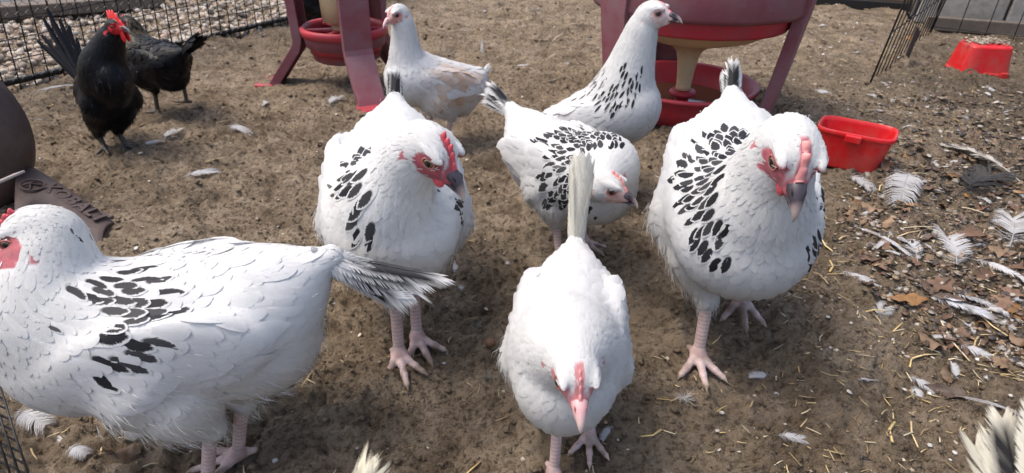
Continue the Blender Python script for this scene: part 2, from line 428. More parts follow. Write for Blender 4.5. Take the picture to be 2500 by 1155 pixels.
def quill_feather(L, W, curve=0.0, side=0.0, camber=0.15, st=11, prof=None, tipw=0.25, rs=None):
    """single long feather along +X, upper side +Z: vane with a raised shaft, ragged edge; returns V, F, UV"""
    T = np.linspace(0, 1, st); pr = np.interp(T, [0, .08, .3, .7, .88, 1], [.12, .4, .85, 1, .85, tipw]) if prof is None else np.interp(T, *prof)
    V = []; U = []
    for i, t in enumerate(T):
        x = L * t; z = curve * L * t * t; y = side * L * t * t
        for u in (-1, -.5, 0, .5, 1):
            jit = 1.0 if rs is None or abs(u) < 1 else rs.uniform(0.86, 1.06)
            V.append((x + abs(u) * W * 0.25 * (1 - t), y + u * W * pr[i] * jit, z - camber * W * pr[i] * u * u + (0.0007 if u == 0 else 0)))
            U.append((u * .5 + .5, t))
    F = [(i * 5 + j, i * 5 + j + 1, (i + 1) * 5 + j + 1, (i + 1) * 5 + j) for i in range(st - 1) for j in range(4)]
    return np.array(V), np.array(F), np.array(U)
def barbed(L, W, seed, tone=(.68, .68, .68), tip=None, bars=False, bend=.12, fluff=.28, curl=.10, nb=52, sweep=0, zj=1.0, ns=5, ov=1.4, lj=.09):
    """feather with a shaft and single barbs, along +X, centred"""
    rs = np.random.default_rng(seed); V = []; F = []; C = []
    def rp(t): return np.array([L * (t - .5), bend * L * (t * t - .4 * t), curl * L * (1 - (2 * t - 1) ** 2) - .3 * curl * L])
    k = 12; rad = L * .0065
    for i in range(k + 1):
        p = rp(i / k); r = rad * (1.25 - i / k)
        for a in (0, 2.09, 4.19): V.append(p + np.array([0, math.cos(a) * r, math.sin(a) * r + rad * .4])); C.append(tuple(np.array(tone) * .92) + (0,))
    F += [(i * 3 + j, i * 3 + (j + 1) % 3, (i + 1) * 3 + (j + 1) % 3, (i + 1) * 3 + j) for i in range(k) for j in range(3)]
    split = {sg: rs.choice(nb, ns) for sg in (-1, 1)}
    for sg in (-1, 1):
        off = 0
        for b in range(nb):
            t = .10 + .89 * b / nb
            if b in split[sg]: off = rs.normal(0, .22)
            off *= .93; fl = t < fluff
            ang = math.radians(58 - 26 * t - sweep) + off * .8 + (rs.normal(0, .35) if fl else rs.normal(0, .03))
            ln = W * float(np.interp(t, [0, .15, .4, .75, .92, 1], [.5, .95, 1, .92, .6, .3])) / max(.35, math.sin(ang)) * (rs.uniform(.6, 1.3) if fl else rs.uniform(1 - lj * 1.3, 1 + lj * .6))
            p0 = rp(t); d = np.array([math.cos(ang), sg * math.sin(ang), 0]); wd = L * .89 / nb * (.45 if fl else ov); ax = np.array([1.0, 0, 0])
            zz = rs.normal(0, .25 if fl else .04) * ln * zj
            p1 = p0 + d * ln * .6 + np.array([0, 0, .10 * ln * zj + zz * .5]); p2 = p0 + d * ln + np.array([ln * .10, 0, -.02 * ln + zz])
            base = len(V); V += [p0 - ax * wd * .5, p0 + ax * wd * .5, p1 + ax * wd * .5, p1 - ax * wd * .5, p2]
            cc = np.array(tone) * rs.uniform(.9, 1.04)
            if tip is not None and t > tip[0] and not (sg < 0 and tip[0] > .3): cc = np.array(tip[1])
            cs_ = [cc] * 5
            if bars and (int(t * 11) % 2): cs_ = [cc, cc, cc * .08, cc * .08, cc * .06]
            C += [tuple(c) + (0,) for c in cs_]; F += [(base, base + 1, base + 2, base + 3), (base + 3, base + 2, base + 4)]
    return np.array(V), [tuple(f) for f in F], C
def frame(x, up):
    x = nrm(x); y = nrm(np.cross(up, x)); z = np.cross(x, y); return np.stack([x, y, z], 1)

# ------------------------------------------------------------------ birds
WHITE = np.array([0.74, 0.745, 0.74]); CREAM = np.array([0.72, 0.68, 0.58])
def face_mask(q, wide=1.0):
    """q: head-local coordinates of a unit-size head. 1 on bare red skin"""
    x, y, z = q[..., 0], np.abs(q[..., 1]), q[..., 2]
    e = ((x - .016) / (.0165 * wide)) ** 2 + ((z + .001) / (.0115 * wide)) ** 2
    side = sstep(1.25, 0.8, e) * sstep(.006, .010, y)
    front = sstep(.0225, .0275, x) * sstep(-.018, -.012, z)
    low = sstep(1.2, 0.8, ((x - .018) / .014) ** 2 + ((z + .011) / .006) ** 2) * sstep(.004, .007, y)
    top = sstep(.0052, .0030, y) * sstep(.000, .006, x) * sstep(.0, .006, z)
    ear = sstep(1.2, 0.7, ((x + .008) / .005) ** 2 + ((z + .008) / .0065) ** 2) * sstep(.008, .012, y)
    return np.clip(np.maximum.reduce([side, front, low, top, ear * 0.9]), 0, 1)

def make_bird(name, label, cat, group, pos, yaw, s=1.0, pitch=0.0, width=1.0, neck=None, neck_r=(.050, .034), bulge=.010,
              head=(.135, 0, .31), head_f=None, head_yp=(0, 0), head_up=(0, 0, 1), head_s=1.0, feet=((.0, .045, 0.0, 0.0), (.0, -.045, 0.0, 0.0)),
              tail=None, black=False, patches=(), cape=0.9, comb='small', face=(.40, .085, .11), shank=(.68, .53, .51), beak='beak_dark', eye='eye',
              plan_tail=(-.19, 0, .245), cell=0.0035, dens=1.0, seed=1, stain=None, cream=0.25, face_wide=1.0, belly=0.0, hock_z=.088, speck=0.0, flight=True, thigh=1.0, rump=1.0, dsz=1.0, dw=1.0, soft=.60, relief=1.0, rear=1.0):
    rs = np.random.default_rng(seed)
    root = empty(name, pos, yaw); tag(root, label, cat, group)
    if head_f is None: head_f = (math.cos(head_yp[0]) * math.cos(head_yp[1]), math.sin(head_yp[0]) * math.cos(head_yp[1]), math.sin(head_yp[1]))
    ft_ = []
    for ft in feet:
        if ft[0] == 'px':      # a foot that stands at a place on the ground
            g = gp(ft[1], ft[2]) - np.array([pos[0], pos[1], 0]); ca, sa = math.cos(-yaw), math.sin(-yaw)
            ft_.append(((g[0] * ca - g[1] * sa) / s, (g[0] * sa + g[1] * ca) / s, ft[3], ft[4] if len(ft) > 4 else 0.0))
        else: ft_.append(ft)
    feet = ft_
    cth, sth = math.cos(pitch), math.sin(pitch); RB = np.array([[cth, 0, -sth], [0, 1, 0], [sth, 0, cth]]); c0 = np.array([0, 0, .18])
    def T(p): return (np.array(p, float) - c0) @ RB.T + c0
    def D(v): return np.array(v, float) @ RB.T
    W = width; prims = []
    tr = dict(size=(.030, .0085, .0088)); back = D((-1, 0, -.12)); dn = D((-1, 0, -.45))
    prims.append(p_ell(T((.055, 0, .172)), (.082, .076 * W, .074), RB, k=.03, flow=D((-.8, 0, -.5)), zone='chest', size=(.026, .008, .0085)))
    prims.append(p_ell(T((-.025, 0, .182)), (.105, .080 * W, .068), RB, k=.03, flow=back, zone='trunk', **tr))
    prims.append(p_ell(T((-.108, 0, .200)), (.066, .054 * W * rump, .050), RB, k=.03, flow=D((-1, 0, -.05)), zone='rump', size=(.040, .0090, .0095)))
    prims.append(p_ell(T((-.085 - .018 * (rear - 1) / .3, 0, .148 - belly + .006 * (rear - 1) / .3)), (.062 * rear, .058 * W * rear, .050 * rear), RB, k=.03, flow=D((-.7, 0, -.7)), zone='fluff', size=(.026, .0065, .0075)))
    tb = np.array(plan_tail, float)
    prims.append(p_cone(T((-.13, 0, .212)), T(tb), .036 * rump, .012, k=.03, flow=D(tb - np.array([-.13, 0, .212])), zone='rump', size=(.042, .0080, .008)))
    for sg in (1, -1):
        prims.append(p_ell(T((-.035, sg * .067 * W, .190)), (.095, .016, .046), RB @ np.array([[1, 0, .12], [0, 1, 0], [-.12, 0, 1]]), k=.014, flow=D((-1, 0, -.06)), zone='wing', size=(.040, .0105, .0115)))
    H0 = np.array(head, float); HR = frame(np.array(head_f, float), np.array(head_up, float)); hs = head_s
    hb = H0 + HR @ np.array([-.013, 0, -.007]) * hs
    if neck is None:
        nb0 = T((.085, 0, .212)); dv = nrm(hb - nb0); up_ = nrm(np.array([0, 0, 1.0]) - dv * dv[2] + np.array([.6, 0, 0]))
        neck = (nb0, nb0 * .5 + hb * .5 + up_ * bulge * 0)
    np_ = spline([T((.045, 0, .19))] + [np.array(p, float) for p in neck] + [hb], 10)
    rr = np.interp(np.linspace(0, 1, 10), [0, .33, .66, 1], [.060, neck_r[0], neck_r[1], .0185 * head_s])
    for i in range(9):
        fl = nrm(np_[i] - np_[i + 1]); u = i / 8
        prims.append(p_cone(np_[i], np_[i + 1], rr[i], rr[i + 1], k=.016, flow=fl, zone='neck', u=u, size=(.024 - .011 * u, .0050 - .0024 * u, .0062 - .0030 * u)))
    hp = lambda x, y, z: H0 + HR @ np.array([x, y, z]) * hs
    hz = dict(flow=-HR[:, 0] - HR[:, 2] * 0.3, zone='head', size=(.0085, .0021, .0030))
    prims.append(p_ell(H0, np.array([.0255, .0185, .0205]) * hs, HR, k=.008, **hz))
    prims.append(p_cone(hp(.010, 0, -.004), hp(.0285, 0, -.006), .0155 * hs, .0078 * hs, k=.006, **hz))
    prims.append(p_cone(hp(.004, 0, -.010), hp(.022, 0, -.012), .0135 * hs, .0065 * hs, k=.006, **hz))
    for sg in (1, -1):
        prims.append(p_ell(hp(-.006, sg * .0125, -.006), np.array([.011, .0075, .0105]) * hs, HR, k=.005, **hz))
        prims.append(p_ell(hp(.011, sg * .0135, .0095), np.array([.013, .0045, .0045]) * hs, HR, k=.005, **hz))
    legs = []
    for i, ft in enumerate(feet):
        sg = 1 if i == 0 else -1
        fx, fy, fyaw, lz = ft[:4]; wx_, wy_ = pos[0] + s * (fx * math.cos(yaw) - fy * math.sin(yaw)), pos[1] + s * (fx * math.sin(yaw) + fy * math.cos(yaw)); lz = lz + (float(gh(np.array([wx_]), np.array([wy_]))[0]) - pos[2]) / s - .001; hx = ft[4] if len(ft) > 4 else None
        hip = T((-.015, sg * .046 * W, .140)); foot = np.array([fx, fy, .013 + lz]); hock = np.array([fx - .022 if hx is None else hx, fy * .95, hock_z + lz * .8])
        knee = (hip * .45 + hock * .55) + np.array([.006, 0, .01])
        prims.append(p_cone(hip, knee, .044 * thigh, .029 * thigh, k=.022, flow=nrm(hock - hip) + np.array([-.3, 0, 0]), zone='thigh', size=(.022, .0055, .0066)))
        prims.append(p_cone(knee, hock, .030 * thigh, .0125, k=.014, flow=nrm(hock - knee), zone='thigh', size=(.016, .0042, .0052)))
        legs.append((hock, foot, fyaw, sg))
    fld = Field(prims, cell)
    V, F = fld.mesh()
    # finer skin for the head
    Rh = .034 * hs; q = (V - H0); fc = V[F].mean(1); F = F[np.linalg.norm(fc - H0, axis=1) > Rh - .002]
    hf = Field(prims, cell * 0.5, lo=H0 - Rh - .006, hi=H0 + Rh + .006); V2, F2 = hf.mesh()
    fc = V2[F2].mean(1); F2 = F2[np.linalg.norm(fc - H0, axis=1) < Rh + .002]
    # legs: shank, toes with scutes, claws
    VV = [V, V2]; FF = [F, F2 + len(V)]; base = len(V) + len(V2); legcol = []
    for hock, foot, fyaw, sg in legs:
        lp = []; sk = np.array(shank)
        lp.append(p_cone(hock + np.array([0, 0, .012]), foot, .0075, .0066, k=.004, scute=(16, .0004), col=sk))
        lp.append(p_ell(hock, (.0088, .0085, .010), k=.004, col=sk))
        lp.append(p_ell(foot + np.array([.002, 0, -.001]), (.0105, .0105, .0085), k=.005, col=sk * np.array([.95, .85, .85])))
        for ang, ln in ((0.05, .055), (.66, .046), (-.62, .046), (math.pi - .45 * sg, .021)):
            a = fyaw + ang; d = np.array([math.cos(a), math.sin(a), 0]); k3 = 3 if ln > .03 else 2
            zz = [.0105, .0088, .0062, .0048] if k3 == 3 else [.010, .0085, .005]
            pts = [foot * np.array([1, 1, 0]) + d * (ln * .86 * j / k3) + np.array([0, 0, zz[j] + (foot[2] - .013) * (1 - .3 * j / k3)]) for j in range(k3 + 1)]
            rad = np.linspace(.0054, .0034, k3 + 1)
            for j in range(k3):
                lp.append(p_cone(pts[j], pts[j + 1], rad[j], rad[j + 1], k=.0035, scute=(4.5 if k3 == 3 else 3, .00045), col=sk * (1 if j < 2 else .97)))
            tip = pts[-1] + d * ln * .2 + np.array([0, 0, -.0028])
            lp.append(p_cone(pts[-1] + np.array([0, 0, .001]), tip, .0030, .0008, k=.002, col=np.array([.42, .34, .27]) if not black else np.array([.06, .055, .05])))
        lf = Field(lp, 0.0016 if dens >= 0.9 else 0.0022, pad=0.006); v, f = lf.mesh()
        dd = np.stack([pdist(p, v) for p in lp]); w = np.exp(-np.clip(dd, 0, None) / .0009) + 1e-9
        c = np.einsum('pn,pc->nc', w, np.stack([p['col'] for p in lp])) / w.sum(0)[:, None]
        groove = np.zeros(len(v))
        for p in lp:
            if 'scute' in p:
                ab = p['b'] - p['a']; t = np.clip(((v - p['a']) @ ab) / (ab @ ab), 0, 1); near = np.exp(-np.clip(pdist(p, v), 0, None) / .0008)
                groove = np.maximum(groove, near * (1 - np.abs(np.sin(math.pi * t * p['scute'][0])) ** .5))
        c = c * (1 - .55 * groove[:, None]) * (0.9 + .25 * vnoise(v, 90, seed)[:, None])
        dirt = sstep(.035, .002, v[:, 2] - foot[2] + .013) * sstep(.25, .7, vnoise(v, 110, seed + 2)); c = c * (1 - .75 * dirt[:, None]) + np.array([.17, .125, .085]) * .75 * dirt[:, None]
        VV.append(v); FF.append(f + base); base += len(v); legcol.append(c)
    nb = len(V) + len(V2); Va = np.concatenate(VV); Fa = np.concatenate(FF)
    bodycol = np.array([.012, .012, .014]) if black else WHITE * 0.95
    C = np.tile(bodycol, (len(Va), 1))
    qh = ((Va[:nb] - H0) @ HR) / hs
    nz = vnoise(qh, 160, seed)
    fm = face_mask(qh + (nz[:, None] - .5) * .003, face_wide) * (np.linalg.norm(qh, axis=1) < .045)
    fcol = np.array(face) * (0.75 + .5 * vnoise(qh, 260, seed + 5)[:, None])
    ring = sstep(.0078, .0060, np.linalg.norm(np.stack([qh[:, 0] - .0125, (qh[:, 2] - .0025) * 1.15], -1), axis=-1)) * (np.abs(qh[:, 1]) > .01)
    fcol = fcol * (1 - .5 * ring[:, None]) + np.array([.30, .10, .09] if not black else [.25, .02, .02]) * .5 * ring[:, None]
    C[:nb] = C[:nb] * (1 - fm[:, None]) + fcol * fm[:, None]
    for i, c in enumerate(legcol):
        a = nb + sum(len(x) for x in legcol[:i]); C[a:a + len(c)] = c
    me = mesh_from('body', Va * s, Fa, M['skin']); add_attr(me, 'fcol', np.concatenate([C, np.ones((len(C), 1))], 1))
    obj('body', me, root)
    # ---- plumage
    VB = np.concatenate([V, V2]); FB = np.concatenate([F, F2 + len(V)])
    tri = np.concatenate([FB[:, [0, 1, 2]], FB[:, [0, 2, 3]]]); A = VB[tri[:, 0]]; B = VB[tri[:, 1]]; Cc = VB[tri[:, 2]]
    area = np.linalg.norm(np.cross(B - A, Cc - A), axis=1); hd = np.linalg.norm((A + B + Cc) / 3 - H0, axis=1)
    pw = area * np.where(hd < .04 * hs, 9, np.where(((A - T((.06, 0, .18))) @ nrm(np_[-1] - np_[0])) > .04, 3, 1)); pw /= pw.sum()
    nC = int(30000 * dens); ti = rs.choice(len(tri), nC, p=pw); r1 = np.sqrt(rs.random(nC)); r2 = rs.random(nC)
    P = A[ti] * (1 - r1)[:, None] + B[ti] * (r1 * (1 - r2))[:, None] + Cc[ti] * (r1 * r2)[:, None]
    def zones(P):
        d = np.stack([pdist(p, P) for p in prims]); w = np.exp(-np.clip(d - d.min(0), 0, None) / .006)
        w /= w.sum(0); fl = np.einsum('pn,pc->nc', w, np.stack([nrm(p['flow']) for p in prims])); sz = np.einsum('pn,pc->nc', w, np.array([p['size'] for p in prims]))
        zn = {}
        for z in ('chest', 'trunk', 'rump', 'fluff', 'wing', 'neck', 'head', 'thigh'): zn[z] = w[[i for i, p in enumerate(prims) if p['zone'] == z]].sum(0)
        return fl, sz, zn
    fl, sz, zn = zones(P)
    sp = sz[:, 2] * (1 if dens >= .9 else 1.35) * hs ** 0.3
    pch = np.zeros(len(P))
    for (px, py, pz, prad, pv) in patches:
        pch = np.maximum(pch, pv * sstep(1.1, .85, np.linalg.norm(P - np.array([px, py, pz]), axis=1) / prad + (vnoise(P, 60, seed) - .5) * .6))
    sp = sp * (1 - pch) + np.maximum(sp, .0090 * dsz) * pch
    keep = poisson(P, sp, rs); P, fl, sz, pch = P[keep], fl[keep], sz[keep], pch[keep]; zn = {k: v[keep] for k, v in zn.items()}
    qh = ((P - H0) @ HR) / hs; hm = np.linalg.norm(qh, axis=1) < .045
    fmk = face_mask(qh, face_wide) * hm; em = (np.linalg.norm(np.stack([qh[:, 0] - .0125, qh[:, 2] - .0025], -1), axis=-1) < .0068) & hm & (np.abs(qh[:, 1]) > .008)
    ok = ((fmk < rs.uniform(.25, .75, len(P))) | (rs.random(len(P)) < .16)) & ~em; thin = fmk > .5
    bk = (qh[:, 0] > .022) & hm; ok &= ~bk
    P, fl, sz, pch = P[ok], fl[ok], sz[ok], pch[ok]; thin = thin[ok]; zn = {k: v[ok] for k, v in zn.items()}; n = len(P)
    L = sz[:, 0] * rs.uniform(.8, 1.2, n) * (1 if dens >= .9 else 1.15); Wd = sz[:, 1] * rs.uniform(.85, 1.15, n) * (1 if dens >= .9 else 1.3)
    L[thin] *= .8; Wd[thin] *= .3
    if black:
        col = np.tile(np.array([.0045, .0045, .006]), (n, 1)) * rs.uniform(.5, 1.6, n)[:, None]; dark = np.zeros(n)
        gold = zn['neck'] * (rs.random(n) < speck); col = col * (1 - gold[:, None] * .8) + np.array([.13, .095, .04]) * gold[:, None] * .5
    else:
        cf = np.clip(cream * (zn['fluff'] + zn['thigh'] + .6 * zn['neck'] + .35 * zn['head'] + .5 * zn['chest']), 0, 1) * vnoise(P, 18, seed)
        col = WHITE * (1 - cf[:, None]) + CREAM * cf[:, None]
        col = col * rs.uniform(.93, 1.04, n)[:, None]
        low = sstep(.13, .07, P[:, 2]) * vnoise(P, 40, seed + 3) * .35; col = col * (1 - low[:, None]) + np.array([.45, .37, .27]) * low[:, None]
        if stain is not None:
            sc, sr, scol = stain; m_ = sstep(1.5, .35, np.linalg.norm((P - np.array(sc)) / np.array(sr), axis=1) + (vnoise(P, 45, 4) - .5) * 1.0) * rs.uniform(.65, 1, n); col = col * (1 - m_[:, None]) + np.array(scol) * m_[:, None]
        # dark centred cape feathers round the base of the neck
        ax = nrm(np_[4] - np_[0]); n0 = np_[2]; t = (P - n0) @ ax; rad = P - n0 - t[:, None] * ax
        front = nrm(np.cross(np.cross(ax, np.array([.25, 0, -1.0])), ax)); cf_ = nrm(rad) @ front
        band = sstep(-.062, -.04, t) * sstep(.030, .008, t) * sstep(.72, .25, cf_) * np.clip(zn['neck'] + zn['chest'] + zn['trunk'] + zn['wing'] * .3, 0, 1)
        pr = band * cape
        pr = np.maximum(pr, pch)
        dark = (rs.random(n) < pr).astype(float) * rs.uniform(.80, 1, n) ** .35
        fs = (rs.random(n) < speck * zn['neck'] * sstep(.06, .0, np.abs(t))) & (dark == 0); dark[fs] = rs.uniform(.7, 1, fs.sum()); 
        big = (dark > 0) & ~fs; L[big] = np.maximum(L[big] * 1.15, .030) * dsz; Wd[big] = np.maximum(Wd[big], .0066) * dsz * dw; Wd[fs] *= .6
    if not black: fl[big] = fl[big] + np.array([0, 0, -1.0]) * (np.clip((.248 - P[big][:, 2]) / .04, 0, 1) * .85)[:, None]
    lift = np.clip(L * .070, .0005, .0024) * (1 - .45 * zn['chest'] - .3 * zn['neck'] + .25 * zn['wing'] + .2 * zn['trunk']) * relief * (1 + .5 * zn['fluff'] + .4 * zn['thigh'])
    # smaller birds of the background keep the same look
    Vf, Ff, Uf, Cf = lay_feathers(fld, P, fl, L, Wd, lift, col, dark, rs)
    ns = int(2600 * dens); pick = rs.choice(n, ns, p=(lambda w: w / w.sum())(.02 + zn['fluff'] * 1.0 + zn['thigh'] * 1.0 + zn['rump'] * .12))
    sl = .008 + .010 * (zn['fluff'] + zn['thigh'])[pick]; sl = np.where(zn['head'][pick] + zn['neck'][pick] > .4, .005, sl) * rs.uniform(.6, 1.3, ns)
    Vs, F4, F3, Us, Cs = strands(fld, P[pick] + rs.normal(0, .003, (ns, 3)), fl[pick], sl, .0002 if dens >= .9 else .0005, col[pick], rs)
    me = mesh_from('plumage', np.concatenate([Vf, Vs]) * s, [Ff, F4 + len(Vf), F3 + len(Vf)], M['black_feather'] if black else M['feather'])
    add_uv(me, np.concatenate([Uf, Us])); add_attr(me, 'fcol', np.concatenate([Cf, Cs]))
    soft_normals(me, fld, np.concatenate([Vf, Vs]), np.repeat(np.clip(soft + .22 * (zn['chest'] + zn['neck'] + zn['head'] + zn['fluff']), 0, .85), 18)[:, None], len(Vf))
    pl = obj('plumage', me, root); pl['kind'] = 'stuff'
    # ---- folded wings: layered flight feathers
    if flight:
        for sg in (1, -1):
            k = 9; fx = np.linspace(.020, -.075, k); fz = np.linspace(.165, .205, k)
            P0 = np.stack([T((fx[i], sg * .088 * W, fz[i])) for i in range(k)]); g = fld.grad(P0)
            for _ in range(3): P0 = P0 - fld.grad(P0) * fld.val(P0)[:, None]
            Lk = np.linspace(.060, .085, k); fw = np.tile(D((-1, 0, .10)), (k, 1))
            cl = np.tile(np.array([.012, .012, .015]) if black else WHITE, (k, 1))
            v, f, u, c = lay_feathers(fld, P0, fw, Lk, np.full(k, .0125), np.linspace(.003, .0055, k) * relief, cl, np.zeros(k), rs, st=9, splay=.03)
            mw = mesh_from('wing', v * s, f, M['black_feather'] if black else M['feather']); add_uv(mw, u); add_attr(mw, 'fcol', c); soft_normals(mw, fld, v, soft); obj('wing', mw, root)
    # ---- tail feathers, one by one
    tb3 = T(tb); tdir0 = nrm(T(tb) - T((-.13, 0, .212)))
    td = dict(n=9, L=.10, W=.013, spread=.5, lift=.35, curve=-.15, dark=.8, wedge=.3, col=WHITE, tent=.55)
    if tail: td.update(tail)
    for i in range(td['n']):
        a = (i / max(1, td['n'] - 1) - .5) * 2
        up0 = D((0, 0, 1)); sd = np.array([0, 1.0, 0]); el = td['lift']
        dirv = nrm(nrm(tdir0 * np.array([1, 1, 0]) + 1e-9) * math.cos(el) + np.array([0, 0, 1]) * math.sin(el) if td.get('abs') else tdir0 * math.cos(el) + up0 * math.sin(el))
        upv = nrm(up0 - (up0 @ dirv) * dirv)
        d = nrm(dirv + sd * a * td['spread'] - upv * abs(a) * td['wedge'])
        upf = nrm(upv * math.cos(a * td['tent'] * 1.5) + sd * math.sin(a * td['tent'] * 1.5))
        Lf = td['L'] * (1 - .22 * abs(a)) * rs.uniform(.92, 1.05)
        v, f, c4 = barbed(Lf, td['W'] * rs.uniform(.9, 1.1), int(rs.integers(1e6)), tone=np.array(td['col']) * rs.uniform(.93, 1.03) if not black else np.array([.007, .007, .009]) * rs.uniform(.6, 1.8), bend=rs.normal(0, .03), curl=0.0, fluff=.12, nb=60, sweep=td.get('sweep', 10), zj=.08, ns=3, ov=2.4, lj=.04)
        v[:, 0] += Lf / 2; v[:, 2] += td['curve'] * Lf * (v[:, 0] / Lf) ** 2 - .35 * np.abs(v[:, 1]) ** 2 / td['W']
        dk = td['dark'] if not black else 0
        if dk > 0: dk = 1.0 if (rs.random() < dk and (i % 3 != 1 or td.get('all'))) else 0.0
        tx = v[:, 0] / Lf; yw = np.abs(v[:, 1]) / td['W']; side_ = np.sign(rs.normal())
        mk_ = dk * sstep(.95, .6, yw + rs.normal(0, .04, len(v))) * sstep(.28, .45, tx + rs.normal(0, .015, len(v))) * sstep(1.0, .9, tx) * np.where(v[:, 1] * side_ > 0, 1, td.get('inner', .6))
        c4 = np.array(c4); c4[:, :3] = c4[:, :3] * (1 - mk_[:, None]) + np.array([.012, .012, .015]) * mk_[:, None]
        v = v @ frame(d, upf).T + tb3 - d * .022 + sd * a * .006
        v = v + upf * (.0012 * (td['n'] / 2 - abs(i - td['n'] / 2)))
        mt_ = mesh_from('tail_feather', v * s, f, M['black_feather'] if black else M['feather']); mt_.uv_layers.new(name='UVMap'); add_attr(mt_, 'fcol', c4); obj('tail_feather', mt_, root)
    # ---- beak
    def loft(secs, nseg=12):
        Vb = []; al = []
        for (x, zc, hy, hzu, hzl, a) in secs:
            x = .0275 + (x - .0275) * .92 if x > .0275 else x; zc, hy, hzu, hzl = zc * 1.12, hy * 1.12, hzu * 1.12, hzl * 1.12
            for j in range(nseg):
                th = 2 * math.pi * j / nseg; yy = math.cos(th) * hy; zz = math.sin(th); zz = zz * (hzu if zz > 0 else hzl)
                Vb.append(hp(x, yy, zc + zz)); al.append(a)
        Fb = [(i * nseg + j, i * nseg + (j + 1) % nseg, (i + 1) * nseg + (j + 1) % nseg, (i + 1) * nseg + j) for i in range(len(secs) - 1) for j in range(nseg)]
        Fb += [tuple((len(secs) - 1) * nseg + j for j in range(nseg))]
        return Vb, Fb, al
    bl = .024
    Vb, Fb, al = loft([(.0275, -.0042, .0072, .0066, .0028, 0), (.0325, -.0040, .0062, .0066, .0024, .2), (.038, -.0050, .0050, .0058, .0022, .42), (.043, -.0068, .0038, .0048, .0022, .62), (.0475, -.0092, .0026, .0036, .0022, .8), (.0505, -.0118, .0015, .0024, .0018, .93), (.0518, -.0142, .0005, .0008, .0008, 1)])
    mb = mesh_from('upper_beak', np.array(Vb) * s, Fb, M[beak]); add_attr(mb, 'along', al, 'FLOAT'); ub = obj('upper_beak', mb, root)
    Vn = MB(); nm = []
    for sg in (1, -1):
        a = hp(.0325, sg * .0050, .0002); b = hp(.0375, sg * .0042, -.0022); Vn.tube([Vector(a * s), Vector(((a + b) / 2 + HR[:, 2] * .0004) * s), Vector(b * s)], [.0005 * s, .0012 * s, .0004 * s], 6)
    nb_ = Vn.build('nostril', MATS_dark() if beak != 'beak_pink' else M['lid'], ub, smooth=True)
    Vb, Fb, al = loft([(.0265, -.0095, .0064, .0022, .0034, 0), (.033, -.0092, .0052, .0018, .0030, .25), (.039, -.0098, .0040, .0016, .0026, .5), (.044, -.0108, .0026, .0014, .0020, .75), (.0472, -.0118, .0010, .0007, .0010, 1)])
    mb = mesh_from('lower_beak', np.array(Vb) * s, Fb, M[beak]); add_attr(mb, 'along', al, 'FLOAT'); obj('lower_beak', mb, root)
    # ---- eyes with lid rings
    for sg in (1, -1):
        out = nrm(np.array([.22, sg, .06])); R = frame(out, np.array([0, 0, 1.0])); re = .0056; tt = np.linspace(.004, .030, 60); pq = np.stack([hp(.0125 + out[0] * (q_ - .014), sg * q_, .0025) for q_ in tt])
        ys = tt[np.argmin(np.abs(hf.val(pq)))]; ce = np.array([.0125 + out[0] * (ys - .014), sg * ys, .0025]) - out * re * .55; Vb = []; al = []
        for i in range(9):
            ph = i / 8 * math.pi * .62
            for j in range(16):
                th = 2 * math.pi * j / 16; q = R @ np.array([math.cos(ph), math.sin(ph) * math.cos(th), math.sin(ph) * math.sin(th)]) * re + ce; Vb.append(hp(*q)); al.append(min(1, ph / 1.35))
        Fb = [(i * 16 + j, i * 16 + (j + 1) % 16, (i + 1) * 16 + (j + 1) % 16, (i + 1) * 16 + j) for i in range(8) for j in range(16)]
        mb = mesh_from('eye', np.array(Vb) * s, Fb, M[eye]); add_attr(mb, 'along', al, 'FLOAT'); eo = obj('eye', mb, root)
        ln = MB(); pts = []
        for j in range(17):
            th = 2 * math.pi * j / 16; yy = math.cos(th) * re * 1.02; zz = math.sin(th) * re * .80
            q = R @ np.array([re * .62, yy, zz]) + ce; pts.append(Vector(hp(*q) * s))
        ln.tube(pts, .00085 * s * hs, 6, cap=False); ln.build('eyelid', M['comb_bright'] if black else M['lid'], eo, smooth=True)
    # ---- comb
    cm = dict(small=(.0065, 5, .0022, 'comb_red', .030, .004), pink=(.0052, 5, .0022, 'comb_pink', .030, .003), tiny=(.0028, 4, .0018, 'comb_pink', .031, .010), big=(.021, 5, .0030, 'comb_bright', .034, -.016), flat=(.0042, 3, .0036, 'comb_pink', .029, .006), hen=(.006, 4, .0022, 'comb_red', .030, .004))[comb]
    hgt, npk, th, cmat, x0, x1 = cm; Vb = []; nn = npk * 6 + 1
    lean = .5 if comb == 'flat' else .1
    for i in range(nn):
        u = i / (nn - 1); x = x0 + (x1 - x0) * u; zb = np.interp(x, [-.02, -.008, .006, .018, .026, .032, .036], [.017, .0195, .0195, .0140, .0050, .0015, -.001])
        env = math.sin(min(1, u * 1.25 + .12) * math.pi * .62) ** .8 if u < 1 else .6
        pk = abs(math.sin(u * npk * math.pi)) ** .75; h_ = hgt * env * (.35 + .65 * pk)
        back_ = -.25 * h_ * u
        for (yy, zz) in ((-th, -.002), (-th * .7, h_ * .6), (-th * .25, h_), (th * .25, h_), (th * .7, h_ * .6), (th, -.002)):
            Vb.append(hp(x + back_ * (zz / max(h_, 1e-5)), yy + lean * max(0, zz) * (1 if u > .2 else .3), zb + zz))
    Fb = [(i * 6 + j, i * 6 + j + 1, (i + 1) * 6 + j + 1, (i + 1) * 6 + j) for i in range(nn - 1) for j in range(5)] + [tuple(range(6)), tuple((nn - 1) * 6 + j for j in range(6))[::-1]]
    obj('comb', mesh_from('comb', np.array(Vb) * s, Fb, M[cmat]), root)
